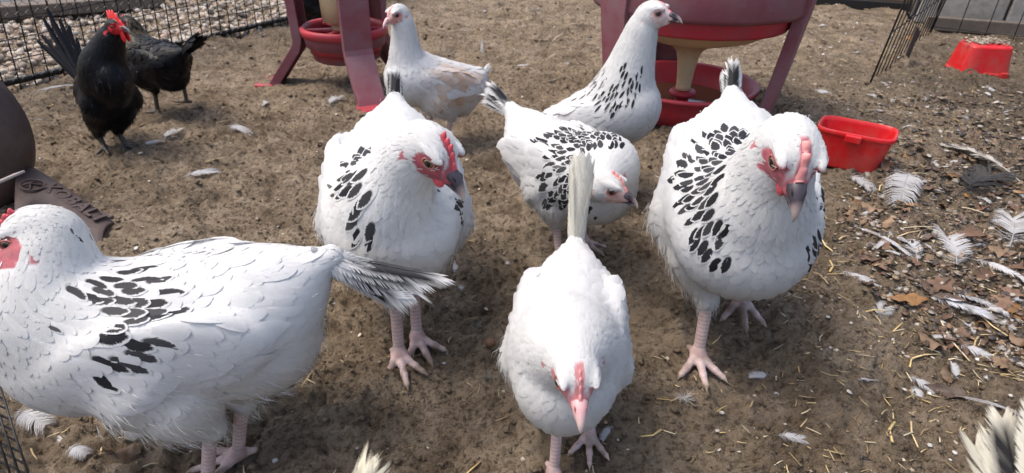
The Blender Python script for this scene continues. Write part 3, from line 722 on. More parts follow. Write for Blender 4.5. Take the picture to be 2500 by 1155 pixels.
    # ---- wattles
    if comb in ('small', 'big', 'hen', 'flat'):
        wz, wr = (.022, (.0085, .0028, .0145)) if comb == 'big' else (.0155, (.0065, .0026, .0058))
        for sg in (1, -1):
            wf = Field([p_ell(np.array([.0225, sg * .0055, -wz]), wr, k=.002), p_ell(np.array([.0225, sg * .0055, -.013]), (.006, .0026, .005), k=.003)], .0012, pad=.004)
            v, f = wf.mesh(); v = H0 + (v @ HR.T) * hs
            obj('wattle', mesh_from('wattle', v * s, f, M['comb_bright'] if comb == 'big' else M['comb_red']), root)
    return root
_dk = []
def MATS_dark():
    if not _dk: _dk.append(plain('nostril_dark', (0.02, 0.015, 0.015), 0.8))
    return _dk[0]
M['lid'] = fleshy('lid', (0.33, 0.12, 0.11), 0.5)

# ------------------------------------------------------------------ ground
def gh(x, y):
    """height of the trodden soil"""
    x = np.asarray(x, float); y = np.asarray(y, float)
    wx = x + (n2(x, y, 9, 1) - .5) * .05; wy = y + (n2(x, y, 9, 2) - .5) * .05
    h = (n2(wx, wy, 5, 3) - .5) * .032 + (n2(wx, wy, 13, 4) - .5) * .026
    rough = .45 + .9 * n2(x, y, 3.2, 9)
    r = 1 - np.abs(2 * n2(wx, wy, 34, 5) - 1); h += (r - .6) * .012 * rough
    r2 = 1 - np.abs(2 * n2(wx, wy, 78, 6) - 1); h += (r2 - .6) * .0125 * rough
    h += (n2(x, y, 165, 7) - .5) * .0085 * rough
    h += (n2(x, y, 330, 8) - .5) * .0045 * rough
    return h
cs = np.concatenate([[-14, -6, -3, -1.6, -1.0, -.75], np.linspace(-.56, .60, 800), [.78, 1.05, 1.7, 3, 6, 14]])
rw = [-2.6, -2.2, -1.7, -1.2, -.8, -.5, -.25, -.08, .04, .12, .18, .23]
yv = .27
while yv < 3.5: rw.append(yv); yv += (yv + .55) * .0034
while yv < 60: rw.append(yv); yv += (yv + .5) * .09
rw = np.array(rw)
GX = cs[None, :] * (rw[:, None] + 3.0); GY = np.repeat(rw[:, None], len(cs), 1)
fine = sstep(3.9, 3.3, GY) * sstep(-.3, .25, GY) * (np.abs(cs[None, :]) < .7)
GZ = gh(GX, GY) * fine
nr, nc = GX.shape
ii = (np.arange(nr - 1)[:, None] * nc + np.arange(nc - 1)[None, :]).ravel()
GF = np.stack([ii, ii + 1, ii + nc + 1, ii + nc], -1)
def soil_mat():
    mt, nt, out = newmat('soil')
    tc = N(nt, 'ShaderNodeTexCoord'); v = tc.outputs['Object']
    big = noise_node(nt, 2.6, 4, 0.6, v); mid = noise_node(nt, 17, 5, 0.7, v); fin = noise_node(nt, 120, 5, 0.75, v); gr = noise_node(nt, 620, 3, 0.7, v)
    c = ramp(nt, mid.outputs[0], [(.28, (.175, .134, .093)), (.50, (.335, .264, .186)), (.72, (.48, .39, .285))])
    # darker earth: patches, more of it towards the right and near side
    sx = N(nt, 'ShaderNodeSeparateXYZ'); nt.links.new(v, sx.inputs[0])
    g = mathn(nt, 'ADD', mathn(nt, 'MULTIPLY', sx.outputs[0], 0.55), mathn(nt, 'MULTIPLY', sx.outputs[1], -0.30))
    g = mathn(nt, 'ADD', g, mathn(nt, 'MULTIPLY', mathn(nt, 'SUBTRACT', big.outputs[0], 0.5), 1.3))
    dark_earth = N(nt, 'ShaderNodeMapRange'); dark_earth.inputs[1].default_value = -.14; dark_earth.inputs[2].default_value = .42; nt.links.new(g, dark_earth.inputs[0])
    c = mixc(nt, mathn(nt, 'MULTIPLY', dark_earth.outputs[0], 0.72), c, mixc(nt, mid.outputs[0], (.052, .042, .032), (.158, .130, .095)))
    pt = noise_node(nt, 7.5, 4, .65, v); c = mixc(nt, .9, c, ramp(nt, pt.outputs[0], [(.32, (.62, .60, .58)), (.50, (.96, .95, .94)), (.66, (1, 1, 1))]), 'MULTIPLY')
    f2 = ramp(nt, fin.outputs[0], [(.36, (.30, .28, .27)), (.52, (1, 1, 1)), (.74, (1.0, 1.0, 1.0))])
    c = mixc(nt, .85, c, f2, 'MULTIPLY')
    sp = ramp(nt, gr.outputs[0], [(.66, (0, 0, 0)), (.74, (1, 1, 1))]); c = mixc(nt, mathn(nt, 'MULTIPLY', sp, .32), c, (.36, .30, .22))
    b = N(nt, 'ShaderNodeBsdfPrincipled'); nt.links.new(c, b.inputs['Base Color']); b.inputs['Roughness'].default_value = .93; b.inputs['Specular IOR Level'].default_value = .15
    hh = mathn(nt, 'ADD', fin.outputs[0], mathn(nt, 'MULTIPLY', gr.outputs[0], .7))
    nt.links.new(bump(nt, hh, 1.0, .009), b.inputs['Normal']); nt.links.new(b.outputs[0], out.inputs[0]); return mt
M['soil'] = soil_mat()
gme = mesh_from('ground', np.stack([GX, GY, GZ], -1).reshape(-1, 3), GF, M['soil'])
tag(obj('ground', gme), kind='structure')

# ------------------------------------------------------------------ setting beyond the yard: gravel, boards, block wall
def gz(x, y): return float(gh(np.array([x]), np.array([y]))[0]) if -.2 < y < 3.4 else 0.0
M['stone'] = None
def stone_mat():
    mt, nt, out = newmat('gravel_stone')
    at = N(nt, 'ShaderNodeAttribute', attribute_name='fcol'); tc = N(nt, 'ShaderNodeTexCoord'); nz = noise_node(nt, 90, 5, .7, tc.outputs['Object'])
    c = mixc(nt, mathn(nt, 'MULTIPLY', nz.outputs[0], .6), at.outputs['Color'], (.16, .13, .10))
    b = N(nt, 'ShaderNodeBsdfPrincipled'); nt.links.new(c, b.inputs['Base Color']); b.inputs['Roughness'].default_value = .85
    nt.links.new(bump(nt, nz.outputs[0], .5, .003), b.inputs['Normal']); nt.links.new(b.outputs[0], out.inputs[0]); return mt
M['stone'] = stone_mat()
ICO_V, ICO_F = None, None
def ico():
    t = (1 + 5 ** .5) / 2
    V = nrm(np.array([(-1, t, 0), (1, t, 0), (-1, -t, 0), (1, -t, 0), (0, -1, t), (0, 1, t), (0, -1, -t), (0, 1, -t), (t, 0, -1), (t, 0, 1), (-t, 0, -1), (-t, 0, 1)]))
    F = np.array([(0, 11, 5), (0, 5, 1), (0, 1, 7), (0, 7, 10), (0, 10, 11), (1, 5, 9), (5, 11, 4), (11, 10, 2), (10, 7, 6), (7, 1, 8), (3, 9, 4), (3, 4, 2), (3, 2, 6), (3, 6, 8), (3, 8, 9), (4, 9, 5), (2, 4, 11), (6, 2, 10), (8, 6, 7), (9, 8, 1)])
    return V, F
def ico2():
    V, F = ico(); V = list(map(tuple, V)); cache = {}; NF = []
    def mid(a, b):
        k = (min(a, b), max(a, b))
        if k not in cache: cache[k] = len(V); V.append(tuple(nrm(np.array(V[a]) + np.array(V[b]))))
        return cache[k]
    for a, b, c in F:
        ab, bc, ca = mid(a, b), mid(b, c), mid(c, a); NF += [(a, ab, ca), (b, bc, ab), (c, ca, bc), (ab, bc, ca)]
    return np.array(V), np.array(NF)
def scatter_stones(P, size, squash, rs, hi=False):
    """one bmesh-like heap of uneven stones at P (n,3)"""
    V0, F0 = ico2() if hi else ico(); n = len(P); k = len(V0)
    sc = size[:, None, None] * np.stack([rs.uniform(.7, 1.25, n), rs.uniform(.7, 1.25, n), rs.uniform(*squash, n)], -1)[:, None]
    V = V0[None] * (1 + rs.uniform(-.22, .22, (n, k, 1))) * sc
    a = rs.uniform(0, 6.28, n); tl = rs.normal(0, .35, n)
    ca, sa, ct, st_ = np.cos(a), np.sin(a), np.cos(tl), np.sin(tl)
    x, y, z = V[..., 0], V[..., 1], V[..., 2]
    y, z = y * ct[:, None] - z * st_[:, None], y * st_[:, None] + z * ct[:, None]
    x, y = x * ca[:, None] - y * sa[:, None], x * sa[:, None] + y * ca[:, None]
    V = np.stack([x, y, z], -1) + P[:, None]
    F = (np.arange(n) * k)[:, None, None] + F0[None]
    return V.reshape(-1, 3), F.reshape(-1, 3), k
FA, FB_ = gp(30, 215)[:2], gp(712, 53)[:2]; fdir = (FB_ - FA) / np.linalg.norm(FB_ - FA); fnor = np.array([-fdir[1], fdir[0]])
rs0 = np.random.default_rng(21)
n = 5200; tt = rs0.uniform(-.5, 2.1, n); oo = .01 + rs0.random(n) ** 1.3 * 1.25
PX = FA[0] + fdir[0] * tt + fnor[0] * oo; PY = FA[1] + fdir[1] * tt + fnor[1] * oo; keep = PX > -3.2; PX, PY = PX[keep], PY[keep]; n = len(PX)
szs = rs0.uniform(.007, .0165, n); V, F, k = scatter_stones(np.stack([PX, PY, gh(PX, PY) * (PY < 3.3) + szs * .3], -1), szs, (.45, .8), rs0)
me = mesh_from('gravel', V, F, M['stone']); pal = np.array([(.50, .42, .32), (.42, .34, .26), (.56, .50, .42), (.36, .30, .25), (.60, .55, .49), (.45, .33, .26)])
add_attr(me, 'fcol', np.concatenate([np.repeat(pal[rs0.integers(0, 6, n)] * rs0.uniform(.65, 1.1, n)[:, None], k, 0), np.ones((n * k, 1))], 1))
tag(obj('gravel', me), 'pale tan gravel stones beyond the wire fence', 'gravel', kind='stuff')
M['old_wood'] = plain('old_wood', (.13, .105, .085), .9, .5, 30, .6, .004); M['brown_wood'] = plain('brown_wood', (.22, .135, .08), .85, .4, 24, .5, .003)
M['concrete'] = plain('concrete', (.33, .31, .28), .95, .35, 45, .7, .004, dirt=(.12, .10, .08)); M['black_metal'] = plain('black_metal', (.012, .012, .013), .45, .3, 60, .2)
M['pale_slab'] = plain('pale_slab', (.55, .53, .49), .9, .2, 20, .4, .003)
def beam(name, a, b, w, h, mat, z0=0.0, label=None, cat=None, bevel=.004, kind=None):
    a = np.array(a, float); b = np.array(b, float); d = b - a; L = np.linalg.norm(d); m_ = MB(); m_.box((0, 0, h / 2), (L, w, h))
    o = m_.build(name, mat, None, loc=((a[0] + b[0]) / 2, (a[1] + b[1]) / 2, z0), rot=(0, 0, math.atan2(d[1], d[0])), bevel=bevel); return tag(o, label, cat, kind=kind)
beam('timber_board', (-2.05, 2.30), (-1.45, 2.66), .11, .045, M['old_wood'], .01, 'weathered dark board lying on the gravel behind the fence', 'board')
beam('paving_slab', (-2.5, 2.42), (-1.45, 3.0), .34, .04, M['pale_slab'], .012, 'pale paving slab beyond the dark board at upper left', 'slab')
beam('timber_sleeper', (1.02, 3.18), (1.80, 2.90), .10, .10, M['brown_wood'], .035, 'brown timber sleeper along the back of the yard', 'sleeper')
beam('plastic_edging', (.98, 3.10), (1.85, 2.79), .05, .04, M['black_metal'], .0, 'black edging strip at the foot of the brown sleeper', 'edging')
wallr = empty('block_wall', (1.84, 2.60, 0), math.atan2(-.30, .95)); tag(wallr, 'grey concrete block wall behind the wire pen at upper right', 'wall')
bm = MB(); bm.box((0, 0, .07), (.30, .12, .135)); bme = bm.mesh('block', M['concrete'])
for r_ in range(3):
    for c_ in range(5):
        o = obj('block', bme, wallr, (-.06 + .31 * c_ + (.155 if r_ % 2 else 0), random.uniform(-.004, .004), r_ * .145)); b_ = o.modifiers.new('bevel', 'BEVEL'); b_.width = .006; b_.segments = 2
mo = MB(); mo.box((.64, .012, .22), (1.70, .085, .43)); mo.build('mortar', M['old_wood'], wallr)
beam('base_board', (1.60, 2.50), (2.9, 2.06), .03, .05, M['old_wood'], .0, 'low dark board along the foot of the block wall', 'board')

# ------------------------------------------------------------------ wire fence on the left
M['wire'] = plain('fence_wire', (.014, .014, .015), .5, .3, 80, .2); M['netting'] = plain('galvanised_netting', (.035, .035, .035), .5, .3, 80, .1)
f0 = FA - fdir * .75; flen = 2.75; fh = .62
fen = empty('wire_fence', (f0[0], f0[1], 0), math.atan2(fdir[1], fdir[0])); tag(fen, 'black welded wire fence with fine hexagonal netting along the left side', 'fence')
def flean(x): return float(np.interp(x, [0, .75, 1.9, 2.75], [-.26, -.24, 0.0, .02]))
wm = MB(); wm.tube([(0, 0, -.02), (0, 0, fh)], .0018, 6); wme = wm.mesh('vertical_wire', M['wire'], True)
for i in range(72):
    x = .02 + .0375 * i; o = obj('vertical_wire', wme, fen, (x, 0, 0)); o.rotation_euler = (-math.atan(flean(x)), random.gauss(0, .01), 0)
for j in range(12):
    z = .02 + .052 * j; hm_ = MB(); hm_.tube([(x, flean(x) * z + random.gauss(0, .001), z + random.gauss(0, .0015)) for x in np.linspace(0, flen, 28)], .0016, 5); hm_.build('horizontal_wire', M['wire'], fen, True)
hx = MB(); cw = .024; rows = 22
def hp3(u, v): return (u, flean(u) * v - .004 + random.gauss(0, .0006), v)
for r_ in range(rows):
    for c_ in range(int(2.4 / cw)):
        u = .2 + c_ * cw + (cw / 2 if r_ % 2 else 0); v = .006 + r_ * .0205
        a, b, c, d = hp3(u, v), hp3(u, v + .012), hp3(u - cw / 2, v + .0205), hp3(u + cw / 2, v + .0205)
        hx.tube([a, b], .0008, 3, False); hx.tube([b, c], .0008, 3, False); hx.tube([b, d], .0008, 3, False)
o = hx.build('netting', M['netting'], fen); o['kind'] = 'stuff'
bt = MB(); bt.tube([(x, .012, .012) for x in np.linspace(0, flen, 12)], .009, 8); bt.build('bottom_rail', M['wire'], fen, True)

# ------------------------------------------------------------------ black wire pen, right
pen = empty('wire_pen', (1.036, 1.775, 0)); tag(pen, 'black wire exercise pen panels leaning at the upper right', 'pen')
def panel(a, b, n_, hgt, lean, hz):
    a = np.array(a) - np.array([1.036, 1.775]); b = np.array(b) - np.array([1.036, 1.775])
    for i in range(n_):
        t = i / (n_ - 1); p = a * (1 - t) + b * t; m_ = MB(); z0 = gz(p[0] + 1.036, p[1] + 1.775); r = .0028 if i in (0, n_ - 1) else .0017
        m_.tube([(p[0], p[1], z0 - .005), (p[0] + lean[0] * hgt, p[1] + lean[1] * hgt, hgt)], r, 6); m_.build('upright_wire', M['black_metal'], pen, True)
    for z in hz:
        m_ = MB(); m_.tube([(a[0] + lean[0] * z, a[1] + lean[1] * z, z), (b[0] + lean[0] * z, b[1] + lean[1] * z, z)], .0022, 6); m_.build('cross_wire', M['black_metal'], pen, True)
panel((1.036, 1.775), (1.60, 2.45), 16, .5, (.10, .0), (.14, .30, .49))
panel((1.60, 2.45), (2.35, 2.02), 11, .5, (.03, .06), (.02, .16, .33, .49))
m_ = MB(); c0_ = np.array([.145, .155, 0]); m_.tube([(c0_[0] - .012, c0_[1], .30), (c0_[0] - .011, c0_[1], .165), (c0_[0], c0_[1], .150), (c0_[0] + .011, c0_[1], .165), (c0_[0] + .014, c0_[1], .30)], .004, 8); m_.build('latch', M['black_metal'], pen, True)
m_ = MB(); m_.box((.225, .225, .062), (.085, .003, .085), Matrix.Rotation(math.radians(50), 3, 'Z') @ Matrix.Rotation(math.radians(18), 3, 'Y')); m_.build('plate', plain('dark_plate', (.03, .02, .022), .6), pen)

# ------------------------------------------------------------------ feeder and drinker
M['maroon'] = plain('faded_maroon_plastic', (.215, .062, .078), .6, .25, 18, .15, .001, dirt=(.20, .125, .135), dirt_scale=9, dirt_amt=.75)
M['red_plastic'] = plain('red_plastic', (.42, .030, .045), .45, .2, 22, .1, .001, dirt=(.22, .08, .09), dirt_scale=14, dirt_amt=.5)
M['cream_plastic'] = plain('cream_plastic', (.62, .47, .28), .5, .15, 14, .1, .001, dirt=(.42, .30, .16), dirt_amt=.5)
def channel_leg(path, w, d, t, ang, c):
    """U-shaped leg swept along (radius, height) points"""
    sec = [(-w, 0), (w, 0), (w, -d), (w - t, -d), (w - t, -t), (-w + t, -t), (-w + t, -d), (-w, -d)]; V = []; ca, sa = math.cos(ang), math.sin(ang); k = len(path)
    for i, (r, z, ws) in enumerate(path):
        r0, z0 = path[max(i - 1, 0)][:2]; r1, z1 = path[min(i + 1, k - 1)][:2]; tx, tz = r1 - r0, z1 - z0; ln = math.hypot(tx, tz); nx_, nz_ = -tz / ln, tx / ln
        if nx_ < 0: nx_, nz_ = -nx_, -nz_
        for (a, o_) in sec:
            rr_ = r + nx_ * o_; zz = z + nz_ * o_; a_ = a * ws; V.append((c[0] + rr_ * ca - a_ * sa, c[1] + rr_ * sa + a_ * ca, zz))
    F = [(i * 8 + j, i * 8 + (j + 1) % 8, (i + 1) * 8 + (j + 1) % 8, (i + 1) * 8 + j) for i in range(k - 1) for j in range(8)] + [tuple(range(8)), tuple((k - 1) * 8 + j for j in range(8))[::-1]]
    return V, F
fd = empty('poultry_feeder', (-.45, 1.66, 0)); tag(fd, 'faded maroon plastic feeder on splayed legs at upper left centre', 'feeder', 'red poultry feeders on legs')
for a in (180, -62, 60):
    m_ = MB(); m_.add(*channel_leg([(.138, .42, 1), (.134, .25, 1), (.130, .125, 1), (.134, .112, 1), (.205, .02, .95), (.222, -.004, 1.15)], .036, .024, .004, math.radians(a), (0, 0)))
    lg = m_.build('leg', M['maroon'], fd, bevel=.002)
    m_ = MB(); rr_, aa = .226, math.radians(a); m_.box((rr_ * math.cos(aa), rr_ * math.sin(aa), .004), (.05, .088, .010), Matrix.Rotation(aa, 3, 'Z')); m_.build('foot_pad', M['red_plastic'], lg, bevel=.004)
m_ = MB(); m_.lathe([(.0, .074), (.080, .074), (.086, .078), (.092, .108), (.102, .112), (.106, .140)], 56); tr_ = m_.build('tray', M['maroon'], fd, True)
m_ = MB(); m_.lathe([(.104, .139), (.111, .139), (.113, .150), (.113, .157), (.108, .161), (.102, .159), (.099, .150), (.098, .120), (.09, .09), (0, .088)], 56); m_.build('rim', M['red_plastic'], tr_, True)
for i in range(6):
    a = math.radians(60 * i + 12); m_ = MB(); ca, sa = math.cos(a), math.sin(a); V = []
    for r, w in ((.030, .010), (.055, .0065), (.085, .0075), (.102, .016)):
        for sg in (-1, 1):
            for z in (.145, .152): V.append((r * ca - sg * w * sa, r * sa + sg * w * ca, z))
    F = []
    for j in range(3):
        b = j * 4; F += [(b, b + 4, b + 5, b + 1), (b + 2, b + 3, b + 7, b + 6), (b + 1, b + 5, b + 7, b + 3), (b, b + 2, b + 6, b + 4)]
    m_.add(V, F); m_.build('divider', M['red_plastic'], tr_, bevel=.0015)
m_ = MB(); m_.lathe([(.028, .125), (.030, .15), (.034, .168), (.052, .172), (.054, .23), (.09, .36), (.13, .43)], 40); m_.build('funnel', M['cream_plastic'], fd, True)
m_ = MB(); m_.lathe([(.120, .35), (.139, .35), (.142, .44), (.136, .44), (.122, .36)], 48); m_.build('hopper_ring', M['maroon'], fd, True)
feed = MB(); feed.lathe([(0, .105), (.05, .104), (.09, .098), (.094, .096)], 32); feed.build('feed', plain('feed_mash', (.10, .06, .045), .95, .6, 160, .8, .004), fd, True)

dk_ = empty('poultry_drinker', (.415, 1.49, 0)); tag(dk_, 'red plastic drinker on three legs with cream stem over a water dish', 'drinker', 'red poultry feeders on legs')
for a in (-30, 210, 90):
    m_ = MB(); m_.add(*channel_leg([(.250, .43, 1.25), (.247, .30, 1.15), (.243, .26, 1.0), (.225, .12, .9), (.208, .012, .9), (.207, -.004, .9)], .042, .026, .004, math.radians(a), (0, 0)))
    lg = m_.build('leg', M['maroon'], dk_, bevel=.003)
m_ = MB(); m_.lathe([(.222, .262), (.236, .258), (.241, .268), (.246, .44), (.238, .44), (.228, .27), (.222, .262)], 72); m_.build('skirt', M['maroon'], dk_, True)
m_ = MB(); m_.lathe([(.170, .222), (.206, .222), (.210, .228), (.216, .30), (.206, .30), (.198, .232), (.170, .230)], 72); m_.build('inner_ring', M['red_plastic'], dk_, True)
m_ = MB(); m_.lathe([(.196, .224), (.15, .196), (.09, .178), (.045, .165), (.030, .150), (.024, .130), (.020, .10), (.0175, .066), (.019, .058), (.0, .056)], 48); m_.build('funnel', M['cream_plastic'], dk_, True)
ds = MB(); ds.lathe([(0, .004), (.125, .004), (.140, .006), (.158, .040), (.168, .070), (.176, .073), (.1775, .079), (.172, .082), (.163, .078), (.150, .045), (.132, .014), (0, .012)], 72); dsh = ds.build('dish', M['red_plastic'], dk_, True)
m_ = MB(); m_.lathe([(.0, .056), (.030, .056), (.034, .050), (.031, .044), (.018, .043), (.017, .028), (.024, .026), (.024, .014)], 32); m_.build('valve', M['red_plastic'], dsh, True)
def water_mat():
    mt, nt, out = newmat('murky_water'); b = N(nt, 'ShaderNodeBsdfPrincipled'); tc = N(nt, 'ShaderNodeTexCoord'); nz = noise_node(nt, 30, 3, .5, tc.outputs['Object'])
    nt.links.new(mixc(nt, nz.outputs[0], (.10, .055, .03), (.16, .085, .045)), b.inputs['Base Color']); b.inputs['Roughness'].default_value = .06
    nt.links.new(bump(nt, nz.outputs[0], .05, .002), b.inputs['Normal']); nt.links.new(b.outputs[0], out.inputs[0]); return mt
m_ = MB(); m_.lathe([(0, .031), (.08, .031), (.143, .031)], 64); m_.build('water', water_mat(), dsh, True)

# ------------------------------------------------------------------ red tubs
M['tub_red'] = plain('glossy_red_plastic', (.56, .010, .014), .33, .08, 20, .06, .0006, dirt=(.34, .11, .08), dirt_scale=16, dirt_amt=.5)
def tub(name, label, loc, rz, L, W, Hh, flip=False, pit=0):
    root = empty(name, loc, rz); tag(root, label, 'tub', 'red plastic tubs'); n_ = 56
    def outl(a, b, z, off=0.0):
        pts = []
        for j in range(n_):
            th = 2 * math.pi * j / n_; e = .42; c, s_ = math.cos(th), math.sin(th)
            pts.append(((abs(c) ** e) * math.copysign(1, c) * (a / 2 + off), (abs(s_) ** e) * math.copysign(1, s_) * (b / 2 + off), z))
        return pts
    prof = [(.70, 0, -.02), (.80, 0, -.002), (.815, .006, 0), (.95, Hh * .86, 0), (.97, Hh * .90, .0), (1.0, Hh * .905, .001), (1.0, Hh, .001), (.985, Hh + .001, -.002), (.955, Hh * .9, -.003), (.81, .009, -.005), (.70, .006, -.02)]
    V = []; F = []
    for (sc_, z, off) in prof: V += outl(L * sc_, W * (sc_ - .02), z, off)
    for i in range(len(prof) - 1): F += [(i * n_ + j, i * n_ + (j + 1) % n_, (i + 1) * n_ + (j + 1) % n_, (i + 1) * n_ + j) for j in range(n_)]
    F += [tuple(range(n_))[::-1], tuple((len(prof) - 1) * n_ + j for j in range(n_))]
    if flip: V = [(x, -y, Hh + .004 - z) for x, y, z in V]
    o = obj('shell', mesh_from('shell', V, F, M['tub_red']), root); o.modifiers.new('ws', 'WEIGHTED_NORMAL')
    m_ = MB(); z = Hh * .90 if not flip else Hh * .12
    m_.box((.0, -W / 2 - .004, z), (.030, .010, .014)); m_.build('tab', M['tub_red'], root, bevel=.002)
    if flip:
        for sx_ in (-.3, .3): m_ = MB(); m_.box((sx_ * L, -W / 2 - .003, .010), (.022, .008, .020)); m_.build('tab', M['tub_red'], root, bevel=.003)
    return root
tub('feed_tub', 'open red plastic tub beside the large hen on the right', (.705, 1.20, gz(.705, 1.20)), math.radians(-33), .145, .10, .082)
tub('feed_tub', 'upturned red plastic tub with dirt on top by the wire pen', (1.42, 1.90, gz(1.42, 1.90)), math.radians(-6), .150, .125, .085, True)
rs1 = np.random.default_rng(5); n = 260; px = 1.42 + rs1.normal(0, .032, n) + .01; py = 1.915 + rs1.normal(0, .022, n); sz_ = rs1.uniform(.002, .006, n)
V, F, k = scatter_stones(np.stack([px, py, gz(1.435, 1.965) + .090 + rs1.random(n) * .008 * np.exp(-((px - 1.445) / .03) ** 2)], -1), sz_, (.3, .7), rs1)
me = mesh_from('dirt', V, F, M['stone']); add_attr(me, 'fcol', np.concatenate([np.repeat(np.array([(.30, .25, .19)]) * rs1.uniform(.3, 1.7, n)[:, None], k, 0), np.ones((n * k, 1))], 1))
tag(obj('dirt_heap', me), 'heap of dirt and litter on the upturned red tub', 'dirt', kind='stuff')

# ------------------------------------------------------------------ brown tool with raised lettering, far left
M['tool_brown'] = plain('brown_tool', (.045, .028, .026), .6, .3, 26, .25, .002, dirt=(.13, .095, .08), dirt_scale=10, dirt_amt=.55)
M['tool_steel'] = plain('worn_steel', (.30, .26, .24), .5, .4, 40, .3)
tool = empty('yard_tool', tuple(gp(150, 560, 0))); tag(tool, 'dark brown yard tool with raised lettering on its wedge, at the left edge', 'tool'); t0 = gp(150, 560, 0)
# a wheel-like drum, mostly left of the frame
ctr = np.array([-.985, .93, .135]) - t0; m_ = MB()
prof_ = [(0, .06), (.10, .06), (.125, .052), (.150, .05), (.166, .038), (.171, .015), (.171, -.015), (.166, -.038), (.150, -.05), (.125, -.052), (.10, -.06), (0, -.06)]
m_.lathe(prof_, 64); dr = m_.build('drum', M['tool_brown'], tool, True); dr.location = ctr; dr.rotation_euler = (math.radians(90), 0, math.radians(8))
c1, c2, c3, c4 = gp(40, 366, .085) - t0, gp(278, 520, .030) - t0, gp(252, 606, .006) - t0, gp(30, 492, .062) - t0
m_ = MB(); nrm_ = nrm(np.cross(c4 - c1, c2 - c1)); nrm_ = nrm_ * np.sign(nrm_[2]); th_ = .009; nu, nv = 14, 6; G = []
for lay in (0, 1):
    for i in range(nu + 1):
        for j in range(nv + 1):
            u, v = i / nu, j / nv; p = (c1 * (1 - u) + c2 * u) * (1 - v) + (c4 * (1 - u) + c3 * u) * v
            p = p + nrm_ * (-.010 * (2 * v - 1) ** 2 - .008 * (2 * u - 1) ** 2 - (th_ if lay else 0)) + (c2 - c1) * (.09 * math.sin(v * math.pi) * (u - .5) * 2 if u > .5 else 0) * (-.55)
            G.append(p)
gi = lambda l, i, j: l * (nu + 1) * (nv + 1) + i * (nv + 1) + j; F = []
for i in range(nu):
    for j in range(nv): F += [(gi(0, i, j), gi(0, i + 1, j), gi(0, i + 1, j + 1), gi(0, i, j + 1)), (gi(1, i, j), gi(1, i, j + 1), gi(1, i + 1, j + 1), gi(1, i + 1, j))]
for i in range(nu): F += [(gi(0, i, 0), gi(1, i, 0), gi(1, i + 1, 0), gi(0, i + 1, 0)), (gi(0, i, nv), gi(0, i + 1, nv), gi(1, i + 1, nv), gi(1, i, nv))]
for j in range(nv): F += [(gi(0, 0, j), gi(0, 0, j + 1), gi(1, 0, j + 1), gi(1, 0, j)), (gi(0, nu, j), gi(1, nu, j), gi(1, nu, j + 1), gi(0, nu, j + 1))]
m_.add(G, F); bld = m_.build('wedge', M['tool_brown'], tool, True, bevel=.0015)
xu = nrm((c2 + c3) / 2 - (c1 + c4) / 2); yu = nrm(np.cross(nrm_, xu))
if yu @ (c1 - c4) < 0: yu = -yu
zu = np.cross(xu, yu)
cu_ = bpy.data.curves.new('lettering', 'FONT'); cu_.body = 'KOBALT'; cu_.size = .031; cu_.extrude = .0016; cu_.bevel_depth = .0005; cu_.space_character = 1.15; cu_.offset = .0006
to_ = bpy.data.objects.new('tmp_text', cu_); COL.objects.link(to_); bpy.context.view_layer.update()
tme = bpy.data.meshes.new_from_object(to_.evaluated_get(bpy.context.evaluated_depsgraph_get())); bpy.data.objects.remove(to_); tme.materials.clear(); tme.materials.append(M['tool_brown'])
lt = obj('lettering', tme, bld); og = (c1 * .72 + c2 * .28) * .55 + (c4 * .72 + c3 * .28) * .45 + zu * np.sign(zu[2]) * -.0015
lt.matrix_local = Matrix(((xu[0], yu[0], zu[0], og[0]), (xu[1], yu[1], zu[1], og[1]), (xu[2], yu[2], zu[2], og[2]), (0, 0, 0, 1)))
rg = MB(); cc_ = (c1 * .80 + c2 * .20) * .5 + (c4 * .80 + c3 * .20) * .5 + zu * .000; rg.tube([tuple(cc_ + (xu * math.cos(a) + yu * math.sin(a)) * .0165) for a in np.linspace(0, 2 * math.pi, 25)], .0018, 6, False)
rg.tube([tuple(cc_ - xu * .007 - yu * .010), tuple(cc_ - xu * .007 + yu * .010)], .0018, 6); rg.tube([tuple(cc_ + xu * .008 + yu * .009), tuple(cc_ - xu * .006), tuple(cc_ + xu * .008 - yu * .009)], .0018, 6)
rg.build('emblem', M['tool_brown'], bld, True)
m_ = MB(); a_, b_ = gp(-30, 470, .09) - t0, gp(42, 412, .105) - t0; m_.box(tuple((a_ + b_) / 2), (float(np.linalg.norm(b_ - a_)), .028, .004), Matrix.Rotation(math.atan2(b_[1] - a_[1], b_[0] - a_[0]), 3, 'Z') @ Matrix.Rotation(-.35, 3, 'X')); m_.build('bracket', M['tool_steel'], tool, bevel=.001)

# ------------------------------------------------------------------ piece of wire mesh in the lower left corner
wp = empty('wire_mesh_panel', tuple(gp(20, 1150))); tag(wp, 'leaning dark wire mesh panel in the lower left corner', 'mesh panel'); w0 = gp(20, 1150)
q1, q2, q3, q4 = gp(-260, 1010, 0) - w0, gp(80, 1190, 0) - w0, gp(-5, 925, .05) - w0, gp(-330, 800, .05) - w0
for i in range(15):
    t = i / 14; m_ = MB(); m_.tube([tuple(q1 * (1 - t) + q2 * t), tuple((q1 * .5 + q4 * .5) * (1 - t) + (q2 * .5 + q3 * .5) * t + np.array([0, 0, .006])), tuple(q4 * (1 - t) + q3 * t)], .0011, 5); m_.build('wire', M['wire'], wp, True)
for j in range(11):
    t = j / 10; m_ = MB(); m_.tube([tuple(q1 * (1 - t) + q4 * t), tuple((q1 * (1 - t) + q4 * t) * .5 + (q2 * (1 - t) + q3 * t) * .5), tuple(q2 * (1 - t) + q3 * t)], .0010, 5); m_.build('wire', M['wire'], wp, True)

# ------------------------------------------------------------------ the birds
R_ = math.radians
SUS = 'white hens with black neck feathers'
def at_ground(x, y): return (x, y, float(gh(np.array([x]), np.array([y]))[0]))
def yp(a, b): return (R_(a), R_(b))
